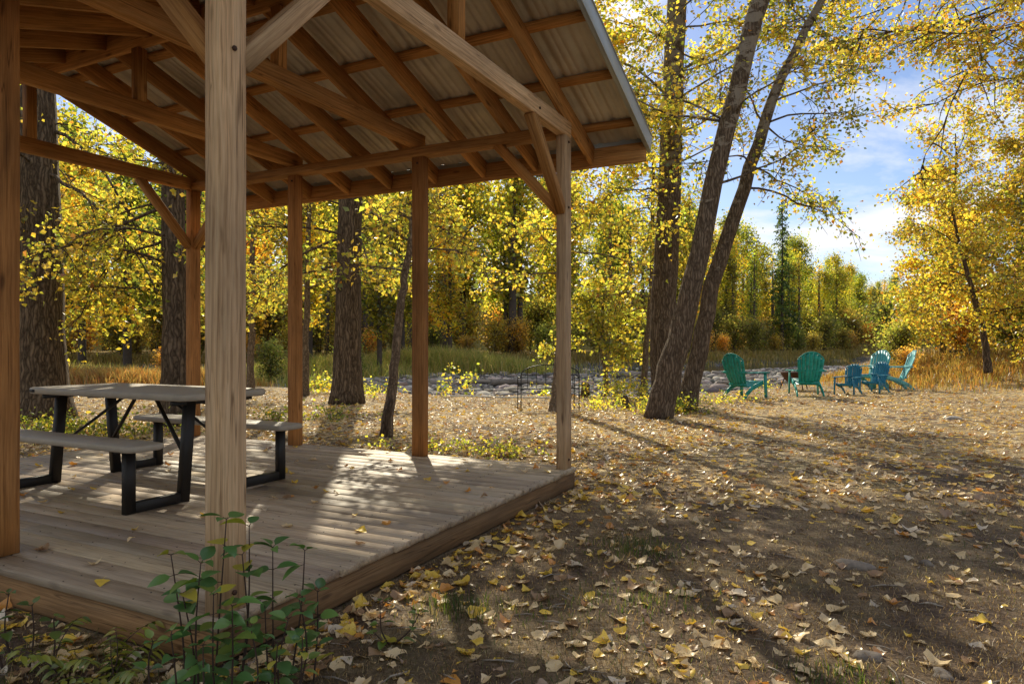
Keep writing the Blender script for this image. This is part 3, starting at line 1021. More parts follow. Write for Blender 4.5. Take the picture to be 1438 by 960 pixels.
rr = np.random.default_rng(21)
for px, py, sz, mt, lb in ((1195, 797, (.16, .10, .045), 'stone', 'flat brown stone half buried in the lawn in mid foreground'),
                           (1222, 925, (.085, .06, .04), 'stone', 'rounded stone sunk in the ground at the bottom edge'),
                           (1325, 950, (.08, .06, .03), 'stone', 'low stone sunk in bare soil at the bottom right'),
                           (1300, 790, (.05, .04, .025), 'stone', 'small grey stone on the lawn right of the flat stone'),
                           (1340, 588, (.20, .10, .07), 'palestone', 'pale flat rock lying on the sunny lawn right of the chairs')):
    x, y = G(px, py)
    sz = tuple(q_ * .62 for q_ in sz)
    v, qq = rock_geom(rr, sz)
    v[:, 2] += sz[2] * .12
    o = link('stone', mesh_np('stone', v, qq, M[mt], None, True))
    o.location = (x, y, float(height(x, y))); o.rotation_euler = (0, 0, rr.uniform(-.5, .5))
    tag(o, lb, 'stone')


def stick(name, label, cat, pts, rad, mat, sides=10):
    mb = MB(); p0 = Vector(pts[0])
    mb.tube([tuple(Vector(p) - p0) for p in pts], rad, sides)
    o = mb.build(name, mat, None, True)
    o.location = p0
    return tag(o, label, cat)


x, y = G(538, 613); stick('stump', 'dark broken stake leaning at the foot of the slim leaning tree', 'stump', [(x, y, -.05), (x + .05, y, .25), (x + .12, y, .50), (x + .14, y, .54)], [.055, .05, .04, .012], M['bark'])
x, y = G(822, 556); stick('stump', 'short dark tree stump right of the iron bench', 'stump', [(x, y, -.05), (x, y, .15), (x + .01, y, .31), (x + .02, y, .34)], [.13, .11, .10, .05], M['bark'])
x, y = G(881, 574); stick('stump', 'small leaning stump beside the big leaning trunks', 'stump', [(x, y, -.05), (x - .03, y, .12), (x - .07, y, .26), (x - .08, y, .28)], [.09, .075, .065, .02], M['bark'])

LOGS = [((600, 534), (720, 523), 31, .14), ((690, 530), (790, 512), 30, .16), ((860, 512), (990, 517), 36, .2), ((1000, 507), (1060, 513), 42, .16), ((560, 540), (650, 545), 27, .08), ((735, 543), (800, 548), 25, .07), ((860, 545), (935, 505), 27, .04), ((1010, 520), (1085, 526), 30, .1)]
for i, ((a, b_), (c, d), Y, rad) in enumerate(LOGS):
    p0 = P(a, b_, Y); p1 = P(c, d, Y + 1.0)
    n = 9; pts = []
    for k in range(n):
        f = k / (n - 1)
        p = p0.lerp(p1, f)
        h = float(height(p.x, p.y))
        pts.append((p.x, p.y + .25 * math.sin(f * 5 + i), max(h + rad * .6, p.z if i == 6 else h + rad * (.7 + .5 * math.sin(f * 3 + i)))))
    stick('driftwood_log', ['long grey driftwood log lying on gravel below the tall grass', 'thick grey log on the gravel just left of the iron bench', 'long fallen log across the river bank left of the leaning trunks', 'grey log on the gravel bar behind the leftmost teal chair', 'thin bleached branch on gravel near the slim leaning tree', 'thin stick on gravel behind the iron bench', 'bare dead branch rising from the bank left of the leaning trunks', 'short grey log on stones left of the chairs'][i],
          'driftwood', pts, np.linspace(rad, rad * .55, n), M['log'])


# ------------------------------------------------------------------ foliage machinery
def leaf_cloud(pos, size, rng, cols, jitter=.25, hang=.55, wide=.85):
    """kite-shaped folded leaves at pos (N,3)"""
    n = len(pos)
    d = rng.normal(0, 1, (n, 3)); d[:, 2] = d[:, 2] * .6 - hang
    d /= np.linalg.norm(d, axis=1, keepdims=True)
    r_ = rng.normal(0, 1, (n, 3))
    s = np.cross(d, r_); s /= (np.linalg.norm(s, axis=1, keepdims=True) + 1e-9)
    nn = np.cross(d, s)
    L = size * rng.uniform(1 - jitter * 1.6, 1 + jitter, n)[:, None]
    w = L * wide * .5 * rng.uniform(.75, 1.1, n)[:, None]
    f = L * rng.uniform(-.05, .28, n)[:, None]
    base = pos
    left = pos + d * L * .38 - s * w + nn * f
    right = pos + d * L * .38 + s * w + nn * f
    tip = pos + d * L + nn * f * rng.uniform(-.6, .6, n)[:, None]
    v = np.stack([base, left, tip, right], 1).reshape(-1, 3)
    i = np.arange(n)[:, None] * 4
    t = np.concatenate([i + np.array([[0, 2, 1]]), i + np.array([[0, 3, 2]])], 0)
    return v, t, np.repeat(cols, 4, axis=0)


def pal(rng, n, stops, var=.18):
    """random palette mix: stops = [(weight, rgb)]"""
    w = np.array([s[0] for s in stops], float); w /= w.sum()
    c = np.array([s[1] for s in stops])
    k = rng.choice(len(stops), n, p=w)
    return np.clip(c[k] * rng.uniform(1 - var, 1 + var, (n, 1)) * rng.uniform(.93, 1.07, (n, 3)), 0, 1)


YEL = (.76, .62, .085); GOLD = (.72, .49, .07); LIME = (.54, .58, .085); GRN = (.17, .23, .035); ORG = (.55, .25, .035); DKG = (.055, .085, .022)
PAL_Y = [(5, YEL), (1.3, GOLD), (4, LIME), (1.2, GRN), (.25, ORG)]
PAL_G = [(2.5, YEL), (1, GOLD), (4, LIME), (3.5, GRN), (.3, ORG)]
PAL_O = [(4, YEL), (2.6, GOLD), (3, LIME), (1, GRN), (.5, ORG)]


def march(p, d, L, n, rng, curl=.25, grav=0.0):
    pts = [np.array(p, float)]
    d = np.array(d, float); d /= np.linalg.norm(d)
    for k in range(n):
        d = d + rng.normal(0, curl, 3) * np.array([1, 1, .7]) + np.array([0, 0, grav])
        d /= np.linalg.norm(d)
        pts.append(pts[-1] + d * L / n)
    return np.array(pts), d


def catmull(path, n):
    p = np.asarray(path, float)
    k = np.linspace(0, len(p) - 1, n)
    out = np.empty((n, p.shape[1]))
    for i, t in enumerate(k):
        a = min(int(t), len(p) - 2); f = t - a
        p0 = p[max(a - 1, 0)]; p1 = p[a]; p2 = p[a + 1]; p3 = p[min(a + 2, len(p) - 1)]
        out[i] = .5 * ((2 * p1) + (-p0 + p2) * f + (2 * p0 - 5 * p1 + 4 * p2 - p3) * f * f + (-p0 + 3 * p1 - 3 * p2 + p3) * f ** 3)
    return out


def build_tree(seed, path, limbs, palette, leaf=.095, twigs=5, per=14, subs=6, sides=12, spread=.085, flare=1.35, hang=.55, sub_len=.42, twig_len=.55, grav=-.03, wide=.85, tubes=True):
    """path: [(x,y,z,r)] relative to the foot; limbs: dicts(h, az, len, el) or (count, h0, h1, len, el)"""
    rng = np.random.default_rng(seed)
    tp = catmull(path, 26)
    zrange = tp[:, 2]
    tv = []; tq = []; tt = []; n0 = 0

    def addt(p, r, sd):
        nonlocal n0
        v, q, t = tube_geom(p, r, sd)
        tv.append(v); tq.append(q + n0); tt.append(t + n0); n0 += len(v)
    rad = tp[:, 3].copy()
    rad = rad * (1 + (flare - 1) * np.exp(-np.maximum(tp[:, 2], 0) / .35))
    jit = tp[:, :3] + np.column_stack([rng.normal(0, .012, (26, 2)), np.zeros(26)])
    jit[0] = tp[0, :3]
    addt(jit, rad, sides)
    L = []
    for lb in limbs:
        if isinstance(lb, dict): L.append(lb)
        else:
            cnt, h0, h1, ln, el = lb[:5]; dens = lb[5] if len(lb) > 5 else 1.0
            a = rng.uniform(0, 6.28)
            for k in range(cnt):
                f = (k + rng.uniform(0, 1)) / cnt
                L.append(dict(h=h0 + (h1 - h0) * f, az=math.degrees(a + k * 2.4 + rng.normal(0, .3)), len=ln * (1 - .55 * f) * rng.uniform(.7, 1.2), el=el + rng.normal(0, 12), dens=dens))
    pos = []
    for lb in L:
        i = int(np.argmin(np.abs(zrange - lb['h'])))
        p = jit[i]; r0 = tp[i, 3]
        az = math.radians(lb['az']); el = math.radians(lb['el'])
        d = (math.cos(az) * math.cos(el), math.sin(az) * math.cos(el), math.sin(el))
        ln = lb['len']
        lp, _ = march(p, d, ln, 7, rng, .19, lb.get('grav', grav))
        rl = np.linspace(min(r0 * .45, lb.get('rad', .009 + ln * .008)), .006, 8)
        addt(lp, rl, 6)
        ns = lb.get('subs', subs)
        for s in range(ns):
            f = rng.uniform(.22, 1.0) if s else 1.0
            k = f * 6.999; a = int(k)
            sp = lp[a] + (lp[min(a + 1, 7)] - lp[a]) * (k - a)
            ld = lp[min(a + 1, 7)] - lp[a]; ld /= np.linalg.norm(ld)
            dd = ld * .7 + rng.normal(0, .6, 3) * np.array([1, 1, .6])
            sl2 = ln * sub_len * rng.uniform(.5, 1.1) * (1.15 - .5 * f)
            bp, _ = march(sp, dd, sl2, 4, rng, .18, grav * 1.3)
            if tubes: addt(bp, np.linspace(max(.008, .013 * ln / 3), .006, 5), 4)
            for t in range(twigs):
                g_ = rng.uniform(.15, 1.0) if t else 1.0
                k2 = g_ * 3.999; a2 = int(k2)
                q0 = bp[a2] + (bp[a2 + 1] - bp[a2]) * (k2 - a2)
                td = (bp[a2 + 1] - bp[a2]); td = td / (np.linalg.norm(td) + 1e-9) * .6 + rng.normal(0, .6, 3)
                wp, _ = march(q0, td, twig_len * rng.uniform(.5, 1.2), 3, rng, .12, grav * 2.5)
                if tubes: addt(wp, np.array([.0065, .0055, .0045, .003]), 3)
                m = rng.poisson(per * lb.get('dens', 1.0))
                if m:
                    kk = rng.uniform(.1, 2.999, m); aa = kk.astype(int)
                    q1 = wp[aa] + (wp[aa + 1] - wp[aa]) * (kk - aa)[:, None]
                    pos.append(q1 + rng.normal(0, spread, (m, 3)))
    pos = np.vstack(pos)
    cl = pal(rng, len(pos), palette)
    # slow variation of tone across the crown
    tone = .82 + .3 * np.sin(pos[:, 0] * 1.7 + pos[:, 2] * 1.1 + seed) * np.sin(pos[:, 1] * 1.3 - pos[:, 2] * 1.9)
    cl = np.clip(cl * tone[:, None], 0, 1)
    lv, lt, lc = leaf_cloud(pos, leaf, rng, cl, .25, hang, wide)
    return (np.vstack(tv), [np.vstack(tq), np.vstack(tt)]), (lv, lt, lc)


def tree(name, label, base, path, limbs, palette, bark='bark', seed=1, group=None, leafmat='leaf', **kw):
    (tv, tf), (lv, lt, lc) = build_tree(seed, path, limbs, palette, **kw)
    t = thing(name, label, 'tree', base, 0, group)
    link('trunk', mesh_np('trunk', tv, tf, M[bark], None, True), t)
    link('crown', mesh_np('crown', lv, lt, M[leafmat], lc), t)
    return t


def relpath(pts, Y, wpx):
    """measured trunk centre line -> relative path with radii"""
    out = []
    b = P(pts[0][0], pts[0][1], Y)
    for (px, py), w in zip(pts, wpx):
        p = P(px, py, Y)
        out.append((p.x - b.x, 0.0, p.z - b.z, w / 2 / F * Y))
    return (b.x, Y, b.z), out


# --- the clump of three leaning trunks right of the pavilion
def clump(label, Y, pts, w, top, limbs, seed, pal_, dy=0.0, **kw):
    b, path = relpath(pts, Y, w)
    for i in range(len(path)):
        f = i / (len(path) - 1)
        path[i] = (path[i][0], dy * f, path[i][2], path[i][3])
    last = path[-1]
    prev = path[-2]
    dx = (last[0] - prev[0]) / max(.1, last[2] - prev[2])
    path.append((last[0] + dx * (top - last[2]) * .7, dy * 1.5, top * .6 + last[2] * .4, last[3] * .6))
    path.append((last[0] + dx * (top - last[2]) * 1.1, dy * 2, top, .02))
    z0 = float(height(b[0], b[1]))
    b = (b[0], b[1], z0 - .04)
    return tree('cottonwood_tree', label, b, path, limbs, pal_, 'bark_pale', seed, flare=1.12, **kw)


clump('tall straight cottonwood, rear of the three trunks right of the pavilion', 15.2, [(937, 567), (930, 480), (934, 380), (939, 290), (945, 130), (950, 0)], [40, 37, 35, 33, 29, 27], 16.5,
      [(6, 2.8, 4.5, 1.9, 10, .55), (9, 4.5, 6.5, 2.4, 25, .65), (14, 6.4, 9.5, 3.3, 20, 1.8), (6, 9, 15.5, 3.2, 40, .8)], 31, PAL_Y, per=11, leaf=.088)
clump('thick cottonwood trunk leaning right, front of the three trunks', 12.1, [(924, 587), (936, 530), (952, 470), (972, 380), (1000, 240), (1030, 112), (1062, 0)], [38, 36, 33, 28, 25, 24, 24], 14,
      [dict(h=4.2, az=10, len=2.0, el=5), dict(h=5.2, az=170, len=2.2, el=20), (6, 4.4, 8, 2.1, 20, .7), (14, 7.4, 13.2, 3.4, 30, 1.5)], 32, PAL_Y, dy=-.4, per=11, leaf=.084)
clump('slim cottonwood leaning far right, rightmost of the three trunks', 13.4, [(963, 578), (975, 520), (990, 450), (1002, 390), (1036, 290), (1062, 205), (1092, 120), (1142, 20)], [27, 25, 23, 22, 19, 17, 14, 11], 11,
      [dict(h=4.3, az=0, len=1.9, el=0), dict(h=5.0, az=20, len=1.8, el=-5), dict(h=5.6, az=-20, len=1.7, el=10), (7, 4.6, 8, 1.9, 20), (9, 7.5, 10.6, 2.4, 35)], 33, PAL_G, per=10, leaf=.08)
# slim pale trunk beside them
b, path = relpath([(903, 548), (907, 480), (914, 400), (916, 330), (918, 200)], 17.5, [9, 8, 7, 6, 4])
tree('slim_tree', 'very slim pale sapling trunk just left of the three leaning trunks', (b[0], b[1], float(height(b[0], b[1])) - .03), path, [(9, 2.4, 6.0, 1.5, 22, .6)], PAL_Y, 'birchbark', 34, per=12, leaf=.10)

# --- big trunks seen through the pavilion
def straight(label, px, py, w, lean, top, limbs, seed, pal_, bark='bark', **kw):
    x, y = G(px, py)
    r = w / 2 / F * y
    path = [(0, 0, -.05, r * 1.12), (lean * .1, 0, top * .12, r), (lean * .3, 0, top * .3, r * .88), (lean * .6, 0, top * .6, r * .6), (lean * .85, 0, top * .85, r * .3), (lean, 0, top, .02)]
    return tree('cottonwood_tree', label, (x, y, float(height(x, y))), path, limbs, pal_, bark, seed, **kw)


straight('massive rough barked cottonwood trunk at far left beyond the picnic table', 59, 588, 60, -.4, 17,
         [dict(h=3.2, az=10, len=3.2, el=30, grav=-.12), dict(h=4.4, az=-15, len=3.4, el=-20), dict(h=3.0, az=-60, len=2.4, el=15, grav=-.1), dict(h=5.2, az=30, len=3.6, el=-22), dict(h=2.3, az=15, len=2.2, el=20, grav=-.1), (7, 3.2, 6, 3, 10), (8, 6, 16, 3.4, 35, .5)], 41, PAL_Y, per=12, leaf=.085)
straight('cottonwood trunk behind the left corner post of the pavilion', 247, 596, 33, -.2, 14,
         [dict(h=2.6, az=180, len=2.6, el=28, grav=-.1), dict(h=3.4, az=200, len=2.8, el=-18), dict(h=2.2, az=165, len=2.2, el=22, grav=-.12), dict(h=3.0, az=-150, len=2.0, el=-25), (6, 2.6, 4.2, 2.2, 8, .75), (7, 6, 13, 2.6, 40, .45)], 42, PAL_Y, per=12, leaf=.085)
straight('dark narrow trunk close behind the left corner post', 268, 590, 20, .2, 13, [(7, 6, 12, 2.2, 40, .4)], 43, PAL_G, per=10)
straight('broad bare cottonwood trunk between the middle posts', 487, 566, 36, .3, 17,
         [dict(h=3.6, az=180, len=3, el=0), dict(h=4.0, az=0, len=3.2, el=0), dict(h=3.4, az=-30, len=2.4, el=-5), dict(h=3.3, az=210, len=2.6, el=-8), (4, 3.6, 4.8, 2.6, 5), (8, 8, 16, 3.0, 42, .4)], 44, PAL_Y, per=11, leaf=.09)
x, y = G(785, 577)
tree('cottonwood_tree', 'trunk mostly hidden behind the right far corner post', (x, y, -.03), [(0, 0, -.05, .17), (.02, 0, .7, .13), (.1, 0, 2, .11), (.05, 0, 4, .085), (.1, 0, 7, .05), (.2, 0, 9, .015)],
     [dict(h=2.8, az=180, len=1.6, el=10, dens=.6), dict(h=3.2, az=0, len=1.6, el=12, dens=.5), (4, 3.0, 4.2, 1.6, 15, .6), dict(h=4.7, az=180, len=2.6, el=12, dens=1.7), dict(h=5.2, az=200, len=2.8, el=10, dens=1.7), dict(h=5.0, az=152, len=2.6, el=12, dens=1.7), dict(h=5.6, az=176, len=3.0, el=8, dens=1.7), dict(h=4.9, az=-25, len=2.2, el=15, dens=1.5), dict(h=5.5, az=25, len=2.3, el=12, dens=1.5), (14, 5.8, 9.0, 2.1, 15, 1.8)], PAL_Y, 'birchbark', 45, per=12, leaf=.10)  # dense upper limbs, out of view behind the roof, added to shade the foreground
b, path = relpath([(542, 612), (551, 540), (557, 480), (563, 420), (571, 370), (578, 310), (580, 255)], 9.75, [15, 13, 12, 11, 10, 7, 3])
tree('slim_tree', 'slim pale trunk leaning right with broken stake at its foot', (b[0], b[1], -.03), path, [dict(h=2.3, az=180, len=.9, el=10, dens=.5), dict(h=2.6, az=0, len=1.0, el=10, dens=.5), (5, 2.7, 3.5, .9, 35, .6)], PAL_Y, 'birchbark', 46, per=8, leaf=.085, twig_len=.4)
b, path = relpath([(853, 551), (850, 510), (845, 470), (846, 430), (845, 380)], 18.5, [8, 7, 6, 5, 3])
tree('sapling', 'small lime yellow sapling between the far corner post and leaning trunks', (b[0], b[1], float(height(b[0], b[1])) - .03), path, [(14, 1.2, 3.2, 1.25, 8)], [(4, LIME), (3, YEL), (1, GRN)], 'birchbark', 47, per=11, leaf=.10, twig_len=.4)
x, y = G(428, 560)
straight('thin trunk seen just right of the third post', 428, 556, 9, .2, 9, [(12, 2.2, 8, 2.2, 20)], 48, PAL_G, 'birchbark', per=12, leaf=.10)
straight('thin pale trunk peeping past the near corner post', 352, 552, 9, .1, 10, [(12, 2.0, 9, 2.4, 15)], 49, PAL_Y, 'birchbark', per=12, leaf=.10)

# --- trees at the right edge
tree('cottonwood_tree', 'golden tree leaning left at the right edge of the lawn', (14.2, 20.5, .55), [(0, 0, -.1, .095), (-.10, 0, .8, .088), (-.32, 0, 1.8, .078), (-.66, 0, 3.0, .06), (-.95, 0, 4.2, .04), (-1.1, 0, 5.4, .015)],
     [(12, 1.2, 3.0, 2.0, 5), (11, 2.8, 5.2, 1.8, 20)], PAL_O, 'bark', 51, per=12, leaf=.10)
tree('cottonwood_tree', 'large tree at right frame edge whose long branches sweep left over the sky', (14.3, 15.6, .35), [(0, 0, -.1, .24), (-.3, 0, 2.5, .21), (-.75, 0, 4.5, .18), (-1.3, 0, 6.2, .15), (-1.9, 0, 8.2, .11), (-2.6, 0, 11, .05), (-2.8, 0, 12.5, .02)],
     [dict(h=8.2, az=182, len=5.0, el=-20, subs=15, rad=.03), dict(h=9.0, az=178, len=5.4, el=-16, subs=17, rad=.034), dict(h=8.4, az=190, len=4.6, el=-12, subs=15, rad=.03), dict(h=9.6, az=186, len=5.0, el=-8, subs=16, rad=.034), dict(h=7.4, az=170, len=3.8, el=-14, subs=12, rad=.028),
      dict(h=9.8, az=172, len=4.8, el=-4, subs=16, rad=.034), dict(h=8.0, az=205, len=3.6, el=-8, subs=13, rad=.03), dict(h=9.0, az=160, len=4.2, el=-8, subs=14, rad=.03), (6, 5.2, 7.5, 2.2, 0), (10, 9.5, 12, 3.2, 25)], [(4, YEL), (3, GOLD), (3, LIME), (1, GRN), (1, ORG)], 'bark', 52, per=19, leaf=.086, sub_len=.30, grav=-.045)
tree('cottonwood_tree', 'golden bushy tree right of the chairs beyond the lawn', (17.2, 27.5, .55), [(0, 0, -.1, .12), (.05, 0, 1.5, .1), (0, 0, 3.2, .08), (.1, 0, 4.6, .05), (.1, 0, 6.0, .02)],
     [(24, .9, 5.8, 2.0, 20)], PAL_O, 'bark', 53, per=13, leaf=.13, spread=.2)
tree('cottonwood_tree', 'yellow tree behind the leaning golden tree at right', (20.8, 27.0, .7), [(0, 0, -.1, .13), (.1, 0, 2.0, .11), (-.1, 0, 4.2, .08), (0, 0, 7.5, .02)],
     [(26, 1.0, 7.0, 2.7, 20)], PAL_O, 'bark', 54, per=13, leaf=.13, spread=.2)
tree('cottonwood_tree', 'olive gold tree low at the right frame edge', (17.6, 21.8, .7), [(0, 0, -.1, .12), (.1, 0, 1.6, .1), (-.1, 0, 3.4, .08), (0, 0, 5.6, .02)],
     [(22, .8, 5.2, 2.3, 20)], PAL_G, 'bark', 55, per=13, leaf=.11, spread=.2)
tree('cottonwood_tree', 'tall lime gold tree standing between the pale chairs and the leaning golden tree', (16.4, 25.6, .55), [(0, 0, -.1, .13), (.05, 0, 2.0, .11), (-.1, 0, 4.6, .08), (.1, 0, 7.0, .05), (.1, 0, 8.6, .02)],
     [(30, 1.0, 8.2, 2.5, 18)], PAL_O, 'bark', 56, per=13, leaf=.12, spread=.14)
tree('cottonwood_tree', 'tall golden tree at the right frame edge behind the leaning tree', (18.6, 24.2, .7), [(0, 0, -.1, .15), (.05, 0, 2.2, .12), (-.1, 0, 5, .09), (.1, 0, 8.0, .05), (.1, 0, 9.8, .02)],
     [(32, 1.2, 9.4, 2.7, 18)], PAL_O, 'bark', 57, per=13, leaf=.12, spread=.14)

# ------------------------------------------------------------------ forest across the river
def proto_deciduous(seed, hgt, wid, palette, n, leaf, lean=0.0):
    rng = np.random.default_rng(seed)
    path = [(0, 0, -.3, hgt * .018), (lean * .3, 0, hgt * .3, hgt * .015), (lean * .6, 0, hgt * .6, hgt * .010), (lean, 0, hgt * .96, .03)]
    tv = []; tq = []; tt = []; n0 = 0
    tp = catmull(path, 10)
    v, q, t = tube_geom(tp[:, :3], tp[:, 3], 7); tv.append(v); tq.append(q); tt.append(t); n0 += len(v)
    pos = []
    nl = 40
    for k in range(nl):
        f = .26 + .73 * (k + rng.uniform(0, 1)) / nl
        z = f * hgt
        prof = max(0.0, math.sin(min(1, max(0, f - .2) / .8 * .93 + .07) * PI)) ** .7
        r_ = wid * max(.14, prof) * rng.uniform(.45, 1.25) * (.8 + .35 * math.sin(f * 17 + seed) )
        az = k * 2.4 + rng.normal(0, .4)
        p0 = np.array([np.interp(z, tp[:, 2], tp[:, 0]), 0, z])
        d = np.array([math.cos(az), math.sin(az), rng.uniform(.2, 1.5)])
        lp, _ = march(p0, d, r_ * 1.1, 4, rng, .15, .02)
        v, q, t = tube_geom(lp, np.linspace(.05, .015, 5), 4)
        tv.append(v); tq.append(q + n0); tt.append(t + n0); n0 += len(v)
        m = int(n / nl)
        kk = rng.uniform(.6, 3.999, m); aa = kk.astype(int)
        c = lp[aa] + (lp[aa + 1] - lp[aa]) * (kk - aa)[:, None]
        # clumps
        cc = c[rng.integers(0, m, 5)] + rng.normal(0, .3, (5, 3))
        own = rng.integers(0, 5, m)
        pos.append(np.where(rng.random(m)[:, None] < .7, cc[own] + rng.normal(0, .16 * wid + .12, (m, 3)) * np.array([1, 1, .8]), c + rng.normal(0, .35, (m, 3))))
    pos = np.vstack(pos)
    cl = pal(rng, len(pos), palette)
    tone = .8 + .35 * np.sin(pos[:, 0] * 1.1 + pos[:, 2] * .8 + seed)
    lv, lt, lc = leaf_cloud(pos, leaf, rng, np.clip(cl * tone[:, None], 0, 1), .35, .4, .9)
    return mesh_np('trunk', np.vstack(tv), [np.vstack(tq), np.vstack(tt)], M['farbark'], None, True), mesh_np('crown', lv, lt, M['farleaf'], lc)


def proto_conifer(seed, hgt, wid, n=3600):
    rng = np.random.default_rng(seed)
    tv = []; tq = []; tt = []; n0 = 0
    p = np.array([(0, 0, -.3), (0, 0, hgt * .5), (0.05, 0, hgt)])
    v, q, t = tube_geom(catmull(p, 8), np.linspace(hgt * .013, .02, 8), 7); tv.append(v); tq.append(q); tt.append(t); n0 += len(v)
    pos = []
    nb = 90
    for k in range(nb):
        f = .12 + .87 * k / nb
        z = f * hgt
        r_ = wid * (1 - f) ** .75 * rng.uniform(.6, 1.1) + .25
        az = k * 2.4 + rng.normal(0, .5)
        lp, _ = march((0, 0, z), (math.cos(az), math.sin(az), .15), r_, 4, rng, .08, -.1)
        v, q, t = tube_geom(lp, np.linspace(.035, .01, 5), 4)
        tv.append(v); tq.append(q + n0); tt.append(t + n0); n0 += len(v)
        m = max(6, int(n / nb * (r_ / wid) * 1.8))
        kk = rng.uniform(.5, 3.999, m); aa = kk.astype(int)
        pos.append(lp[aa] + (lp[aa + 1] - lp[aa]) * (kk - aa)[:, None] + rng.normal(0, .13, (m, 3)))
    pos = np.vstack(pos)
    cl = pal(rng, len(pos), [(3, (.10, .14, .045)), (2, (.16, .20, .055)), (1, (.24, .25, .06))])
    lv, lt, lc = leaf_cloud(pos, .36, rng, cl, .3, .5, .45)
    return mesh_np('trunk', np.vstack(tv), [np.vstack(tq), np.vstack(tt)], M['farbark'], None, True), mesh_np('crown', lv, lt, M['farleaf'], lc)


PF_Y = [(4, YEL), (1.5, GOLD), (4, LIME), (1.5, GRN)]
PF_G = [(2, (.50, .44, .06)), (4, (.38, .41, .06)), (3, (.22, .29, .045))]
PF_O = [(3, GOLD), (2, (.52, .36, .06)), (2, (.42, .36, .07)), (1, GRN)]
PF_B = [(3, (.42, .40, .10)), (2, (.50, .40, .13)), (2, (.30, .33, .07))]
PF_T = [(3, (.58, .44, .14)), (2, (.50, .38, .17)), (2, GOLD)]
kinds = [
    ('tall yellow cottonwood in the forest across the river', proto_deciduous(61, 17, 3.7, PF_Y, 5200, .30)),
    ('tall olive green tree in the forest across the river', proto_deciduous(62, 19, 3.8, PF_G, 5200, .32, .4)),
    ('rusty gold tree in the forest across the river', proto_deciduous(63, 15, 3.2, PF_O, 4800, .29, -.3)),
    ('dark conifer among the yellow trees across the river', proto_conifer(64, 18, 2.3)),
    ('sparse half bare yellow tree across the river', proto_deciduous(65, 17, 1.9, PF_Y, 1700, .28, .5)),
]
kinds.append(('slim dark nearly bare trunk standing at the front of the far forest', proto_deciduous(68, 19, 1.7, PF_Y, 800, .28)))
kinds.append(('dead grey snag with bare limbs in the far forest', proto_deciduous(69, 13, 1.5, PF_O, 90, .26, .4)))
bushes = [
    ('olive brush shrub on the far river bank', proto_deciduous(66, 4.2, 2.2, PF_B, 2600, .20)),
    ('golden brush shrub on the far river bank', proto_deciduous(67, 3.6, 1.9, PF_T, 2300, .19)),
]


def put(kind, x, y, s, rz, name, group, cat='tree', sink=0.0, label=None):
    lab, (tm, cm) = kind
    z = float(height(x, y)) - sink
    t = thing(name, label or lab, cat, (x, y, z), rz, group)
    t.scale = (s, s, s * random.uniform(.92, 1.1))
    link('trunk' if cat == 'tree' else 'stem', tm, t)
    link('crown' if cat == 'tree' else 'foliage', cm, t)
    return t


rf = np.random.default_rng(77)
FG = 'trees of the forest across the river'
BG = 'brush shrubs along the far river bank'
for row, (dy, stepx) in enumerate(((9, 4.6), (18, 5.0), (28, 6.0), (42, 8.0))):
    x = -82.0 - row * 8
    while x < 78 + row * 14:
        xx = x + rf.normal(0, 1.2)
        yb = float(np.interp(xx, BX, BY)) + dy + rf.normal(0, 2.0)
        if abs(xx) / yb < .92:
            k = rf.choice(5, p=[.33, .25, .14, .08, .20])
            s = rf.uniform(.85, 1.2) * (.84, .96, 1.08, 1.15)[row]
            # lower skyline towards the open river reach on the right
            s *= float(np.interp(xx / yb, [.18, .25, .38, .53], [1.12, 1.0, .88, .58]))
            put(kinds[k], xx, yb, s, rf.uniform(0, 6.28), 'forest_tree' if k != 3 else 'conifer_tree', FG)
        x += stepx * rf.uniform(.75, 1.25)
x = -60.0
while x < 66:
    yb = float(np.interp(x, BX, BY)) + rf.uniform(.5, 4)
    if abs(x) / yb < .88:
        put(bushes[int(rf.random() < .45)], x, yb, rf.uniform(.55, 1.05), rf.uniform(0, 6.28), 'brush_shrub', BG, 'shrub', .2)
    x += rf.uniform(1.6, 3.2)
for dyy, st in ((9, 3.4), (20, 4.2), (33, 5.5)):
    x = -75.0 - dyy
    while x < 75 + dyy:
        yb = float(np.interp(x, BX, BY)) + dyy + rf.uniform(-3, 3)
        if abs(x) / yb < .85:
            put(bushes[int(rf.random() < .35)], x, yb, rf.uniform(.85, 1.45), rf.uniform(0, 6.28), 'brush_shrub', 'undergrowth shrubs inside the far forest', 'shrub', .3, label=None if False else 'shady undergrowth shrub inside the far forest')
        x += st * rf.uniform(.7, 1.3)
for i in range(30):
    xx = -46 + i * 3.0 + rf.normal(0, 1.0)
    yb = float(np.interp(xx, BX, BY)) + rf.uniform(3, 9)
    k = 6 if i % 7 == 3 else 5
    put(kinds[k], xx, yb, rf.uniform(.65, .95) * float(np.interp(xx / yb, [.3, .53], [1, .6])), rf.uniform(0, 6.28), 'slim_tree' if k == 5 else 'dead_snag', 'slim trunks at the front of the far forest' if k == 5 else 'dead snags in the far forest')
# tall landmark trees
put(kinds[3], 33.0, 84.0, .98, .4, 'conifer_tree', None, label='tall dark conifer standing above the yellow trees beyond the chairs')
put(kinds[1], 0.0, 46 + 14, 1.15, 1.0, 'forest_tree', None, label='tall green tree standing in the gap between the two right far posts')
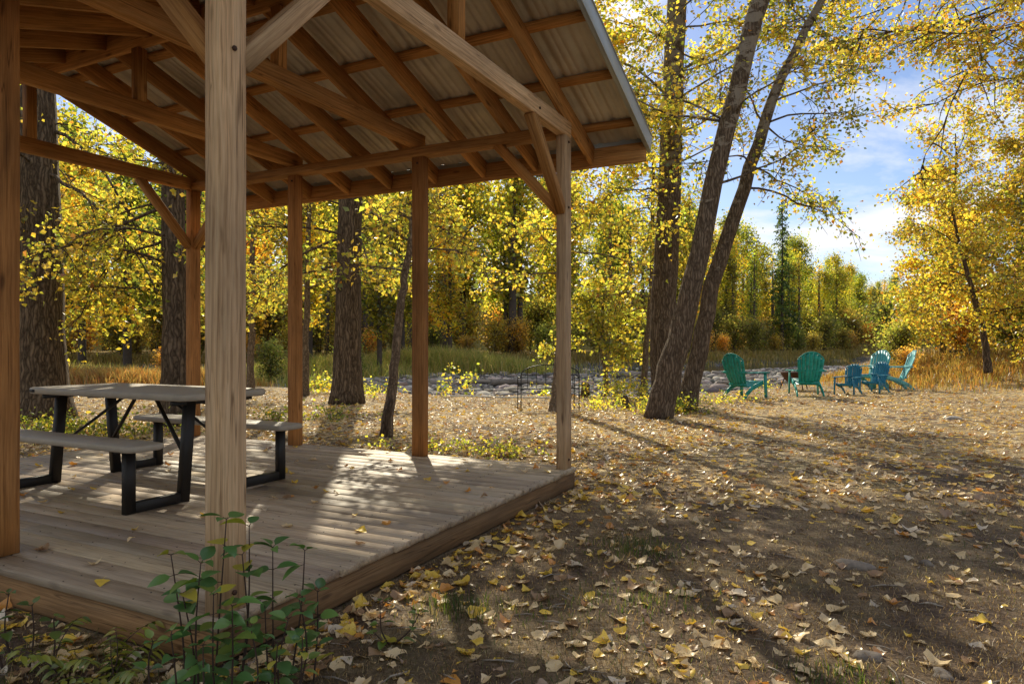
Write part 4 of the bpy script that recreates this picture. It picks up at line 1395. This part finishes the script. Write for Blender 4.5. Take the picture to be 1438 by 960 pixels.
# trees on the near left bank
for i, (x, y, k, s) in enumerate(((-21, 30, 0, .62), (-26, 34, 1, .66), (-15.5, 33, 1, .55), (-11, 36, 0, .6), (-31, 37, 2, .7), (-18, 39, 0, .66), (-7.5, 39, 2, .6), (-24, 43, 1, .8), (-36, 42, 0, .8), (-13, 44, 1, .75), (-4, 44, 0, .66), (-30, 48, 0, .9), (-19, 50, 2, .9), (-8, 50, 1, .85))):
    put(kinds[k], x, y, s, i * 1.3, 'forest_tree', 'trees on the near left river bank', label=['yellow tree on the near left bank beyond the deck', 'olive green tree on the near left bank beyond the deck', 'rusty gold tree on the near left bank beyond the deck'][k])
for i, (x, y, k, s) in enumerate(((-14, -9, 0, .95), (-7, -13, 1, .9), (0, -11, 0, 1.0), (7, -13, 1, .95), (13, -9, 0, .9), (18, -2, 1, .8), (21, 6, 0, .75), (-20, -3, 1, .9), (-19, 6, 0, .8), (-17, 13, 1, .7))):  # unseen trees added behind and beside the camera to cut the sky fill
    put(kinds[k], x, y, s, i * 1.7, 'forest_tree', 'unseen trees added to block sky light', label=['unseen yellow tree added outside the frame to block sky light', 'unseen olive green tree added outside the frame to block sky light'][k])
# brush at the left and right near banks
for i, (x, y, k, s, lb) in enumerate(((-17, 24, 0, .38, 'olive brush beside the massive left trunk'), (-13.5, 27, 1, .42, 'golden brush behind the picnic table'), (-20, 27, 0, .5, 'olive brush far left beyond the big trunk'), (-9.8, 28, 0, .42, 'low olive brush left of the broad bare trunk'), (-7.0, 30, 0, .4, 'low olive brush behind the broad bare trunk'),
                                  (16.0, 24.5, 1, .5, 'golden brush at the foot of the right trees'), (18.2, 25.0, 0, .5, 'olive brush between the right trees'), (14.6, 26.0, 0, .42, 'green brush right of the pale chairs'), (21.5, 31, 1, .7, 'golden brush far right behind trees'), (18.8, 34, 0, .7, 'olive brush behind the pale chairs'), (23, 40, 0, .8, 'dark brush by the river bend'), (16.6, 19.6, 1, .38, 'golden brush at the right frame edge'), (13.4, 23.4, 1, .28, 'small golden bush nearest the pale chairs'))):
    put(bushes[k], x, y, s, i * 2.1, 'brush_shrub', None, 'shrub', .05, label=lb)


# ------------------------------------------------------------------ grass, undergrowth
def blades(rng, x, y, h, lean, width, cols, z=None):
    n = len(x)
    z = height(x, y) if z is None else z
    a = rng.uniform(0, 2 * PI, n)
    b = rng.uniform(0, 2 * PI, n)
    hx = np.cos(a) * lean * h; hy = np.sin(a) * lean * h
    wx = np.cos(b) * width; wy = np.sin(b) * width
    p0 = np.stack([x - wx, y - wy, z - .01], -1); p1 = np.stack([x + wx, y + wy, z - .01], -1)
    m0 = np.stack([x + hx * .35 - wx * .7, y + hy * .35 - wy * .7, z + h * .6], -1); m1 = np.stack([x + hx * .35 + wx * .7, y + hy * .35 + wy * .7, z + h * .6], -1)
    t = np.stack([x + hx, y + hy, z + h * (1 - .3 * lean)], -1)
    v = np.stack([p0, p1, m1, m0, t], 1).reshape(-1, 3)
    i = np.arange(n)[:, None] * 5
    return v, [i + np.array([[0, 1, 2, 3]]), i + np.array([[3, 2, 4]])], np.repeat(cols, 5, 0)


def on_deck(x, y, pad=.0):
    u, w = w2loc(x, y)
    return (u > U0 - pad - .02) & (u < U1 + pad + .02) & (w > V0 - pad - .02) & (w < V1 + pad + .02)


rg = np.random.default_rng(91)
# thin dry lawn grass near the camera
n = 150000
yy = 1.9 + 9 * rg.random(n) ** 1.7
xx = (rg.random(n) * 2 - 1) * (yy * .80 + .3)
den = .5 + .9 * wob(xx, yy, 2.3) + .3 * wob(xx, yy, 6)
keep = (~on_deck(xx, yy)) & (rg.random(n) < np.clip(den + .18, .12, 1))
xx = xx[keep]; yy = yy[keep]; n = len(xx)
gf = np.clip(.18 + 1.1 * wob(xx + 5, yy, 1.6), 0, .8)
isg = rg.random(n) < gf * .35
col = np.where(isg[:, None], pal(rg, n, [(2, (.075, .105, .028)), (1, (.13, .15, .04))]), pal(rg, n, [(3, (.34, .24, .13)), (1.5, (.66, .51, .30)), (5, (.14, .092, .056))]))
v, f, c = blades(rg, xx, yy, rg.uniform(.012, .038, n) + .012 * isg, rg.uniform(.6, 2.2, n), rg.uniform(.0009, .0020, n), col)
tag(link('lawn_grass', mesh_np('lawn_grass', v, f, M['grass'], c)), 'thin dry tan and green lawn grass', 'grass', None, 'stuff')


def tuft_field(name, label, regs, pal_, hmin, hmax, wd, seed):
    r_ = np.random.default_rng(seed)
    X = []; Y = []; H = []
    for (cx, cy, rx, ry, cnt, hs) in regs:
        a = r_.normal(0, .5, (cnt, 2))
        X.append(cx + a[:, 0] * rx); Y.append(cy + a[:, 1] * ry)
        fall = np.exp(-(a ** 2).sum(1) * .9)
        H.append(r_.uniform(hmin, hmax, cnt) * hs * (.45 + .55 * fall))
    X = np.concatenate(X); Y = np.concatenate(Y); H = np.concatenate(H)
    k = ~on_deck(X, Y, .03)
    X, Y, H = X[k], Y[k], H[k]
    v, f, c = blades(r_, X, Y, H, r_.uniform(.1, .8, len(X)), np.full(len(X), wd) * r_.uniform(.7, 1.3, len(X)), pal(r_, len(X), pal_, .3))
    return tag(link(name, mesh_np(name, v, f, M['grass'], c)), label, 'grass', None, 'stuff')


tuft_field('bank_grass', 'tall green and tan grass along the near gravel bank', [(-4.5, 42, 6.0, 2.0, 10000, 1.7), (-11, 39, 5, 3, 6000, 1.4), (-.5, 42.5, 2.4, 1.6, 2500, 1.2), (-14, 29, 6, 3, 4500, 1.0), (-20, 30, 8, 3, 4000, 1.1)],
           [(3, (.28, .33, .08)), (2, (.45, .42, .13)), (2, (.60, .48, .2))], .5, 1.15, .016, 5)
tuft_field('reed_grass', 'reddish gold tall grass beyond the picnic table', [(-12.6, 22.0, 2.4, 1.2, 3800, .8), (-10.6, 22.6, 2.2, 1.2, 3200, .75), (-15.5, 23.5, 3, 1.5, 3000, .9)],
           [(3, (.42, .20, .06)), (3, (.42, .30, .11)), (1, (.25, .2, .06))], .4, 1.0, .012, 6)
tuft_field('far_bank_grass', 'pale gold grass along the far river bank', [(x, float(np.interp(x, BX, BY)) + .5, 5, 2.0, 900, .9) for x in range(-50, 60, 4)],
           [(3, (.36, .27, .09)), (2, (.20, .19, .05)), (1, (.42, .33, .14))], .5, 1.2, .035, 7)
tuft_field('right_bank_grass', 'dry golden weeds along the right bank', [(14.5, 22, 4, 3, 4200, .55), (18, 25, 5, 4, 4200, .7), (13.0, 25.5, 2.5, 2.5, 1800, .6), (18, 19, 4, 3, 3500, .5), (20, 32, 5, 5, 3000, .9)],
           [(3, (.40, .28, .09)), (2, (.26, .22, .06)), (2, (.40, .20, .06))], .3, .9, .012, 8)
tuft_field('foreground_grass', 'sparse green grass tufts by the deck corner and lawn', [(-2.2, 2.25, .9, .25, 900, 1.0), (-1.1, 2.25, .6, .2, 500, 1.0), (1.25, 2.62, .22, .18, 260, .55), (.8, 4.3, .35, .3, 500, .55), (.6, 3.4, .5, .3, 400, .5), (-.25, 3.35, .3, .2, 300, .7)],
           [(3, (.06, .10, .022)), (2, (.10, .135, .03)), (1, (.24, .19, .08))], .05, .14, .0022, 9)


def weed_patch(name, label, cx, cy, rx, ry, cnt, hmax, pal_, leaf, seed, group=None):
    r_ = np.random.default_rng(seed)
    a = r_.normal(0, .45, (cnt, 2))
    X = a[:, 0] * rx; Y = a[:, 1] * ry
    mb = MB(); pos = []
    for x_, y_ in zip(X, Y):
        h = hmax * r_.uniform(.4, 1.0)
        z0 = float(height(cx + x_, cy + y_)) - float(height(cx, cy))
        p, _ = march((x_, y_, z0 - .02), (r_.normal(0, .25), r_.normal(0, .25), 1), h, 4, r_, .12)
        mb.tube(np.vstack([[(0, 0, -.02)], [(x_ * .5, y_ * .5, z0 * .5 - .015)], p]), np.linspace(.005, .002, 7), 4)
        m = r_.poisson(10 + 16 * h)
        kk = r_.uniform(.8, 3.999, m); aa = kk.astype(int)
        pos.append(p[aa] + (p[aa + 1] - p[aa]) * (kk - aa)[:, None] + r_.normal(0, .05 + .06 * h, (m, 3)))
    t = thing(name, label, 'plant', (cx, cy, float(height(cx, cy))), 0, group)
    mb.build('stem', M['twig'], t)
    pos = np.vstack(pos)
    v, f, c = leaf_cloud(pos, leaf, r_, pal(r_, len(pos), pal_), .3, .1, .7)
    link('foliage', mesh_np('foliage', v, f, M['leaf'], c), t)
    return t


WP = [(4, LIME), (3, YEL), (2, GRN)]
WPG = [(3, (.30, .34, .04)), (2, (.16, .22, .035)), (1, YEL)]
for i, (px, py, rx, ry, cnt, h, lf, lb) in enumerate((
        (885, 560, 1.1, .8, 60, .75, .07, 'yellow green undergrowth left of the leaning trunks'),
        (925, 580, .5, .4, 25, .35, .06, 'low weeds around the foot of the front leaning trunk'),
        (958, 580, .5, .4, 26, .4, .06, 'green weeds between the leaning trunks'),
        (850, 575, .8, .5, 30, .35, .06, 'low yellow weeds right of the far corner post'),
        (1010, 565, .8, .5, 26, .3, .06, 'small weeds behind the leaning trunks beside the chair'),
        (1075, 545, .5, .4, 14, .3, .06, 'small weeds by the fire pit'),
        (525, 552, 1.0, .4, 26, .4, .07, 'yellow green weeds right of the broad bare trunk'),
        (450, 552, .6, .3, 16, .65, .09, 'bright yellow green sprig between the middle posts'),
        (500, 560, .5, .3, 18, .4, .07, 'weeds at the foot of the broad bare trunk'),
        (655, 552, .18, .15, 5, .95, .10, 'upright yellow sprig in the gap between the far posts'),
        (625, 556, .14, .12, 4, .7, .10, 'smaller yellow sprig on the grass left of the rope'),
        (770, 550, .3, .2, 7, .6, .10, 'yellow sprig behind the iron bench'),
        (430, 590, 1.0, .4, 40, .3, .06, 'low green weeds beyond the far deck edge by the third post'),
        (150, 610, 1.2, .5, 60, .35, .06, 'green weeds beyond the deck under the picnic table'),
        (60, 615, 1.0, .6, 60, .4, .06, 'green weeds at the foot of the massive left trunk'),
        (620, 630, 1.0, .4, 45, .16, .045, 'low green and orange weeds along the far deck edge'),
        (705, 640, .5, .25, 26, .15, .045, 'low green weeds left of the far corner post'))):
    x, y = G(px, py)
    weed_patch('weed_clump', lb, x, y, rx, ry, cnt, h, WPG if i in (2, 12, 13, 14) else WP, lf, 200 + i)


# --- broad leaved plants in front of the deck corner
def broad_leaf(L, W, fold=.25, droop=.3):
    """ovate leaf, 2 x 6 quads, tip along +X"""
    n = 7
    v = []
    for i in range(n):
        t = i / (n - 1)
        w = W * (math.sin(PI * min(1, t ** .75)) ** .85) * .5 + 1e-4
        zc = -droop * L * t * t
        v += [(t * L, -w, zc + fold * w), (t * L, 0, zc), (t * L, w, zc + fold * w)]
    f = []
    for i in range(n - 1):
        a = i * 3
        f += [(a, a + 3, a + 4, a + 1), (a + 1, a + 4, a + 5, a + 2)]
    return np.array(v), np.array(f)


def rot_from(d, up=(0, 0, 1), roll=0.0):
    x = Vector(d).normalized(); u = Vector(up)
    y = u.cross(x)
    if y.length < 1e-4: y = Vector((0, 1, 0))
    y.normalize(); z = x.cross(y)
    m = Matrix((x, y, z)).transposed()
    return np.array(m @ Matrix.Rotation(roll, 3, 'X'))


def leafy_shrub(name, label, stems, leaf_l, leaf_w, pal_, seed, mat='green', alternate=False, pairs=5):
    """stems: [(base xyz, tip xyz)]"""
    r_ = np.random.default_rng(seed)
    b0 = Vector(stems[0][0])
    t = thing(name, label, 'plant', b0)
    mb = MB(); lv = []; lf = []; lc = []; n0 = 0
    for (a, e) in stems:
        a = np.array(a) - np.array(b0); e = np.array(e) - np.array(b0)
        mid = (a + e) / 2 + r_.normal(0, .02, 3)
        pts = catmull([tuple(a), tuple(mid), tuple(e)], 9)
        mb.tube(pts, np.linspace(.0045, .0018, 9), 6)
        L = np.linalg.norm(e - a)
        az0 = r_.uniform(0, 6)
        for k in range(pairs + 1):
            f = .25 + .75 * k / pairs
            kk = f * 7.99; i = int(kk)
            p = pts[i] + (pts[min(i + 1, 8)] - pts[i]) * (kk - i)
            az = az0 + k * PI / 2 + r_.normal(0, .25)
            for sd in ((0, PI) if k < pairs else (0, 1.9, 3.6)):
                if r_.random() < .14: continue
                el = r_.uniform(-.15, .45) if k < pairs else r_.uniform(.2, .8)
                d = (math.cos(az + sd) * math.cos(el), math.sin(az + sd) * math.cos(el), math.sin(el))
                sc = r_.uniform(.65, 1.15) * (1.0 if k < pairs else .8)
                v, q_ = broad_leaf(leaf_l * sc, leaf_w * sc, r_.uniform(.1, .45), r_.uniform(.1, .5))
                Rm = rot_from(d, roll=r_.normal(0, .3))
                st = np.array(d) * .012
                v = v @ Rm.T + p + st
                mb.tube([p, p + st * 1.2], [.0016, .0012], 4)
                lv.append(v); lf.append(q_ + n0); n0 += len(v)
                lc.append(np.tile(pal(r_, 1, pal_), (len(v), 1)))
    mb.build('stem', M['twig'], t, True)
    link('foliage', mesh_np('foliage', np.vstack(lv), np.vstack(lf), M[mat], np.vstack(lc), True), t)
    return t


DG = [(5, (.10, .20, .06)), (3, (.14, .25, .065)), (1.4, (.23, .30, .06)), (.7, (.5, .42, .06))]


def stemset(lst, Y0):
    out = []
    for (bx_, tx, ty, Y) in lst:
        tip = P(tx, ty, Y)
        bb = P(bx_, 900, Y + .02); z = float(height(bb.x, bb.y))
        out.append(((bb.x, bb.y, z - .01), (tip.x, tip.y, tip.z)))
    return out


leafy_shrub('dogwood_shrub', 'dark green leafy shrub in front of the near corner post', stemset([(300, 318, 728, 2.42), (262, 240, 778, 2.40), (285, 282, 790, 2.36), (330, 340, 778, 2.45), (335, 350, 738, 2.50), (268, 256, 832, 2.33), (310, 300, 835, 2.32), (322, 326, 850, 2.30)], 2.4), .094, .062, DG, 301)
leafy_shrub('dogwood_shrub', 'smaller green leafy shrub right of the near corner post', stemset([(388, 383, 768, 2.52), (405, 428, 772, 2.55), (380, 372, 850, 2.45), (415, 420, 840, 2.48), (395, 405, 868, 2.42), (440, 446, 830, 2.6)], 2.5), .074, .048, DG, 302)
leafy_shrub('small_sprout', 'little green sprout on the soil right of the deck', stemset([(548, 534, 846, 2.95), (550, 588, 862, 2.95), (546, 528, 890, 2.9)], 2.9), .055, .040, [(3, (.14, .20, .035)), (2, (.09, .15, .03)), (1, (.42, .34, .04))], 303, pairs=2)
leafy_shrub('low_plant', 'low green plant at the bottom left corner by the deck rim', stemset([(20, 12, 835, 2.75), (40, 45, 850, 2.7), (5, -8, 850, 2.7), (70, 75, 868, 2.6)], 2.7), .05, .036, [(3, (.13, .18, .035)), (2, (.08, .12, .03)), (1, (.4, .33, .04))], 304, pairs=3)
leafy_shrub('low_plant', 'low dark plants under the shrub at the bottom edge', stemset([(350, 352, 880, 2.3), (380, 390, 900, 2.3), (250, 240, 890, 2.28), (290, 285, 905, 2.25), (420, 425, 895, 2.4), (220, 215, 900, 2.3)], 2.3), .05, .034, DG, 305, pairs=3)


def fern(name, label, px, py, Y, seed, n=9):
    r_ = np.random.default_rng(seed)
    b0 = P(px, py, Y); z = float(height(b0.x, b0.y)); b0 = Vector((b0.x, b0.y, z))
    t = thing(name, label, 'plant', b0)
    mb = MB(); lv = []; lf = []; lc = []; n0 = 0
    for k in range(n):
        a = r_.uniform(0, 6.28)
        d = (math.cos(a) * .55, math.sin(a) * .55, 1.0)
        L = r_.uniform(.20, .33)
        p, _ = march((r_.normal(0, .05), r_.normal(0, .04), 0), d, L, 10, r_, .05, -.13)
        mb.tube(p, np.linspace(.003, .001, 11), 5)
        for i in range(2, 11):
            ld = p[i] - p[i - 1]; ld /= np.linalg.norm(ld)
            sd = np.cross(ld, (0, 0, 1)); sd /= np.linalg.norm(sd) + 1e-6
            for s in (-1, 1):
                dd = sd * s + ld * .45 + np.array([0, 0, -.35 + r_.normal(0, .15)])
                v, q_ = broad_leaf(.052 * r_.uniform(.8, 1.1), .020, .2, .35)
                v = v @ rot_from(dd, roll=r_.normal(0, .25)).T + p[i]
                lv.append(v); lf.append(q_ + n0); n0 += len(v)
                lc.append(np.tile(pal(r_, 1, [(3, (.22, .24, .035)), (2, (.30, .28, .035)), (1, (.13, .17, .03))]), (len(v), 1)))
    mb.build('stem', M['twig'], t, True)
    link('foliage', mesh_np('foliage', np.vstack(lv), np.vstack(lf), M['green'], np.vstack(lc), True), t)


fern('compound_leaf_plant', 'yellow green plant with feathery compound leaves by the deck front', 155, 905, 2.52, 401, 10)
fern('compound_leaf_plant', 'small feathery plant at the left under the deck rim', 105, 885, 2.62, 402, 5)


# ------------------------------------------------------------------ fallen leaves
def fallen_variant(seed):
    r_ = np.random.default_rng(seed)
    n = 9
    v = []; L = 1.0
    for i in range(n):
        t = i / (n - 1)
        w = .46 * (1 - (1 - min(1, t / .26)) ** 2) ** .5 * (1 - max(0, (t - .26) / .74) ** 1.25) + .004
        w *= r_.uniform(.9, 1.1)
        for s in (-1, -.5, 0, .5, 1):
            v.append((t - .4, s * w, 0))
    v = np.array(v)
    # curl
    cx, cy, cr = r_.uniform(-.5, .9), r_.uniform(.3, 1.5), r_.uniform(-.5, .5)
    v[:, 2] = cx * v[:, 0] ** 2 * .8 + cy * v[:, 1] ** 2 * 1.2 + cr * v[:, 0] * v[:, 1] + r_.normal(0, .018, len(v)) + .05 * np.sin(v[:, 0] * 9 + seed)
    v[:, 2] -= v[:, 2].min()
    f = []
    for i in range(n - 1):
        for j in range(4):
            a = i * 5 + j
            f.append((a, a + 5, a + 6, a + 1))
    # stalk
    b = len(v)
    z0 = v[2, 2]
    st = np.array([(-.4, -.012, z0), (-.4, .012, z0), (-.62, .05, z0 + .06), (-.62, .03, z0 + .06), (-.85, .12, z0 + .03), (-.85, .105, z0 + .03)])
    v = np.vstack([v, st])
    f += [(b, b + 1, b + 2, b + 3), (b + 3, b + 2, b + 4, b + 5)]
    return v, np.array(f)


VAR = [fallen_variant(s) for s in range(8)]
rl = np.random.default_rng(123)
# candidate sites on the ground
n = 44000
yy = 1.95 + 17.5 * rl.random(n) ** 1.25
xx = (rl.random(n) * 2 - 1) * (yy * .80 + .35)
u_, w_ = w2loc(xx, yy)
edge = np.exp(-np.maximum(0, -w_ - .06) / .42) * (u_ > -.1) * (u_ < 4.0)          # drift along the deck side
edge2 = np.exp(-np.maximum(0, -u_ - .1) / .3) * (w_ > -.3)
drift = .22 + 1.1 * wob(xx, yy, 1.4) + .6 * wob(xx, yy, 4.2)
far_ = sstep(4.0, 7.5, yy)
prob = np.clip(.08 + .42 * np.clip(drift, 0, 1) + far_ * .75 * np.clip(drift + .6, 0, 1) + .85 * edge + .55 * edge2, 0.03, 1)
beyond = yy < np.interp(xx, EX, EY) + .6
keep = (rl.random(n) < prob) & (~on_deck(xx, yy, .01)) & beyond
xx, yy = xx[keep], yy[keep]
m = len(xx)
sz = np.clip(.054 * np.exp(rl.normal(0, .34, m)), .024, .105)
sz = np.where(rl.random(m) < .3, sz * rl.uniform(.3, .55, m), sz)
cls = rl.choice(5, m, p=[.50, .20, .07, .15, .08])
ex = -w2loc(xx, yy)[1]
near_edge = (ex > 0) & (ex < .7) & (yy > 3.4)
cls = np.where(near_edge & (rl.random(m) < .4), rl.choice([1, 1, 2], m), cls)
zz = height(xx, yy) + .002 - .011 * rl.random(m) ** 2
# leaves on the deck
nd = 120
ud = rl.uniform(U0 + .05, U1 - .05, nd); wd = rl.uniform(V0 + .05, W3 - .4, nd)
pd = np.array([loc2w(a, b_) for a, b_ in zip(ud, wd)])
allx = np.concatenate([xx, pd[:, 0]]); ally = np.concatenate([yy, pd[:, 1]]); allz = np.concatenate([zz, np.full(nd, DECK + .0025)])
alls = np.concatenate([sz, rl.uniform(.04, .075, nd)]); allc = np.concatenate([cls, rl.choice(5, nd, p=[.3, .3, .2, .15, .05])])
dk = np.concatenate([np.zeros(m, bool), np.ones(nd, bool)])
big = alls / ally
vis = (np.abs(allx / ally) < .745) & ((allz - CAM) / ally > -.49)
big = np.where(vis, big, 0) + dk * vis * .004
order = np.argsort(-big)
solo = set(order[:300].tolist())
mesh_cache = {}
for i in order[:300]:
    kk = (int(rl.integers(0, 8)), int(allc[i]))
    if kk not in mesh_cache:
        mesh_cache[kk] = mesh_np('fallen_leaf', VAR[kk[0]][0], VAR[kk[0]][1], M['fl'][kk[1]], None, True)
    o = link('fallen_leaf', mesh_cache[kk])
    s = float(alls[i]) * 1.05
    o.scale = (s, s, s * rl.uniform(.5, 1.0))
    o.location = (float(allx[i]), float(ally[i]), float(allz[i]))
    o.rotation_euler = (rl.normal(0, .18), rl.normal(0, .18), rl.uniform(0, 6.28))
    nm = LEAFCOL[kk[1]][0]
    if dk[i]: tag(o, f'{nm} curled fallen leaf lying on the grey deck boards', 'leaf', f'{nm} leaves on the deck')
    else: tag(o, f'{nm} curled fallen leaf lying on the ground near the deck', 'leaf', f'{nm} leaves on the ground')
rest = np.array([i for i in range(len(allx)) if i not in solo])
LV = []; LF = []; LC = []; n0 = 0
vk = rl.integers(0, 8, len(rest))
basec = np.array([c for _, c in LEAFCOL])
for k in range(8):
    I = rest[vk == k]
    vv, ff = VAR[k]
    nn = len(I)
    a = rl.uniform(0, 6.28, nn); tx = rl.normal(0, .2, nn); ty = rl.normal(0, .2, nn)
    s = alls[I]
    X = vv[None, :, 0] * s[:, None]; Yv = vv[None, :, 1] * s[:, None]; Z = vv[None, :, 2] * s[:, None] * rl.uniform(.5, 1.3, nn)[:, None]
    Z = Z + X * tx[:, None] + Yv * ty[:, None]
    Z = Z - Z.min(1, keepdims=True)
    ca, sa = np.cos(a)[:, None], np.sin(a)[:, None]
    V = np.stack([X * ca - Yv * sa + allx[I][:, None], X * sa + Yv * ca + ally[I][:, None], Z + allz[I][:, None]], -1)
    LV.append(V.reshape(-1, 3))
    LF.append((ff[None] + (np.arange(nn) * len(vv))[:, None, None] + n0).reshape(-1, 4)); n0 += nn * len(vv)
    cc = basec[allc[I]] * rl.uniform(.75, 1.2, (nn, 1))
    LC.append(np.repeat(cc, len(vv), 0))
tag(link('leaf_litter', mesh_np('leaf_litter', np.vstack(LV), np.vstack(LF), M['litter'], np.clip(np.vstack(LC), 0, 1), True)), 'yellow, tan and brown fallen leaves carpeting the lawn', 'leaf litter', None, 'stuff')

rt = np.random.default_rng(66)
mb = MB()
for k in range(520):
    yt = 2.0 + 9 * rt.random() ** 1.5
    xt = (rt.random() * 2 - 1) * (yt * .8)
    if on_deck(np.array([xt]), np.array([yt]), .02)[0]: continue
    L = .03 + .16 * rt.random() ** 2.2
    a = rt.uniform(0, 6.28)
    z0 = float(height(xt, yt))
    p = [(xt, yt, z0 + .003), (xt + math.cos(a) * L * .5 + rt.normal(0, .006), yt + math.sin(a) * L * .5 + rt.normal(0, .006), z0 + .006 + L * .04), (xt + math.cos(a) * L, yt + math.sin(a) * L, z0 + .003)]
    rd = rt.uniform(.0012, .003) * (1 + L * 5)
    mb.tube(p, [rd, rd * .9, rd * .5], 5)
tag(mb.build('twig_litter', M['log']), 'small dry twigs and stalks scattered over the bare ground', 'twigs', None, 'stuff')

# ------------------------------------------------------------------ gravel bar stones (uncountable)
rs = np.random.default_rng(55)
n = 19000
gy = 17 + 42 * rs.random(n) ** 1.4
gx = (rs.random(n) * 2 - 1) * gy * .62 + gy * .02
gz = height(gx, gy)
k = (gz < -.22) & (gy < np.interp(gx, BX, BY) - 4)
gx, gy, gz = gx[k], gy[k], gz[k]
n = len(gx)
v0, q0 = [], []
base = np.array([(math.cos(t) * c_, math.sin(t) * c_, z_) for c_, z_ in ((.55, -.4), (1, 0), (.75, .5)) for t in np.linspace(0, 2 * PI, 7, endpoint=False)] + [(0, 0, .7)])
qf = np.array([(i * 7 + j, i * 7 + (j + 1) % 7, (i + 1) * 7 + (j + 1) % 7, (i + 1) * 7 + j) for i in range(2) for j in range(7)])
tf = np.array([(14 + j, 14 + (j + 1) % 7, 21) for j in range(7)])
s = rs.uniform(.035, .13, n) * (1 + 1.6 * (rs.random(n) < .10))
V = base[None] * s[:, None, None] * np.stack([rs.uniform(.8, 1.5, n), rs.uniform(.7, 1.2, n), rs.uniform(.5, .9, n)], -1)[:, None, :]
V = V * (1 + rs.normal(0, .2, V.shape))
a = rs.uniform(0, 6.28, n)
ca, sa = np.cos(a)[:, None], np.sin(a)[:, None]
V = np.stack([V[..., 0] * ca - V[..., 1] * sa + gx[:, None], V[..., 0] * sa + V[..., 1] * ca + gy[:, None], V[..., 2] + gz[:, None] + .02], -1)
off = (np.arange(n) * 22)[:, None, None]
cl = pal(rs, n, [(3, (.34, .30, .255)), (2, (.54, .48, .41)), (3, (.17, .15, .13)), (1, (.36, .28, .20))], .25)
ms, nt, out = newmat('river_cobble')
at = N(nt, 'ShaderNodeAttribute', attribute_name='col')
bsdf(nt, out, at.outputs['Color'], .85, spec=.2)
tag(link('gravel', mesh_np('gravel', V.reshape(-1, 3), [(qf[None] + off).reshape(-1, 4), (tf[None] + off).reshape(-1, 3)], ms, np.repeat(cl, 22, 0))), 'grey river cobbles on the gravel bar', 'gravel', None, 'stuff')
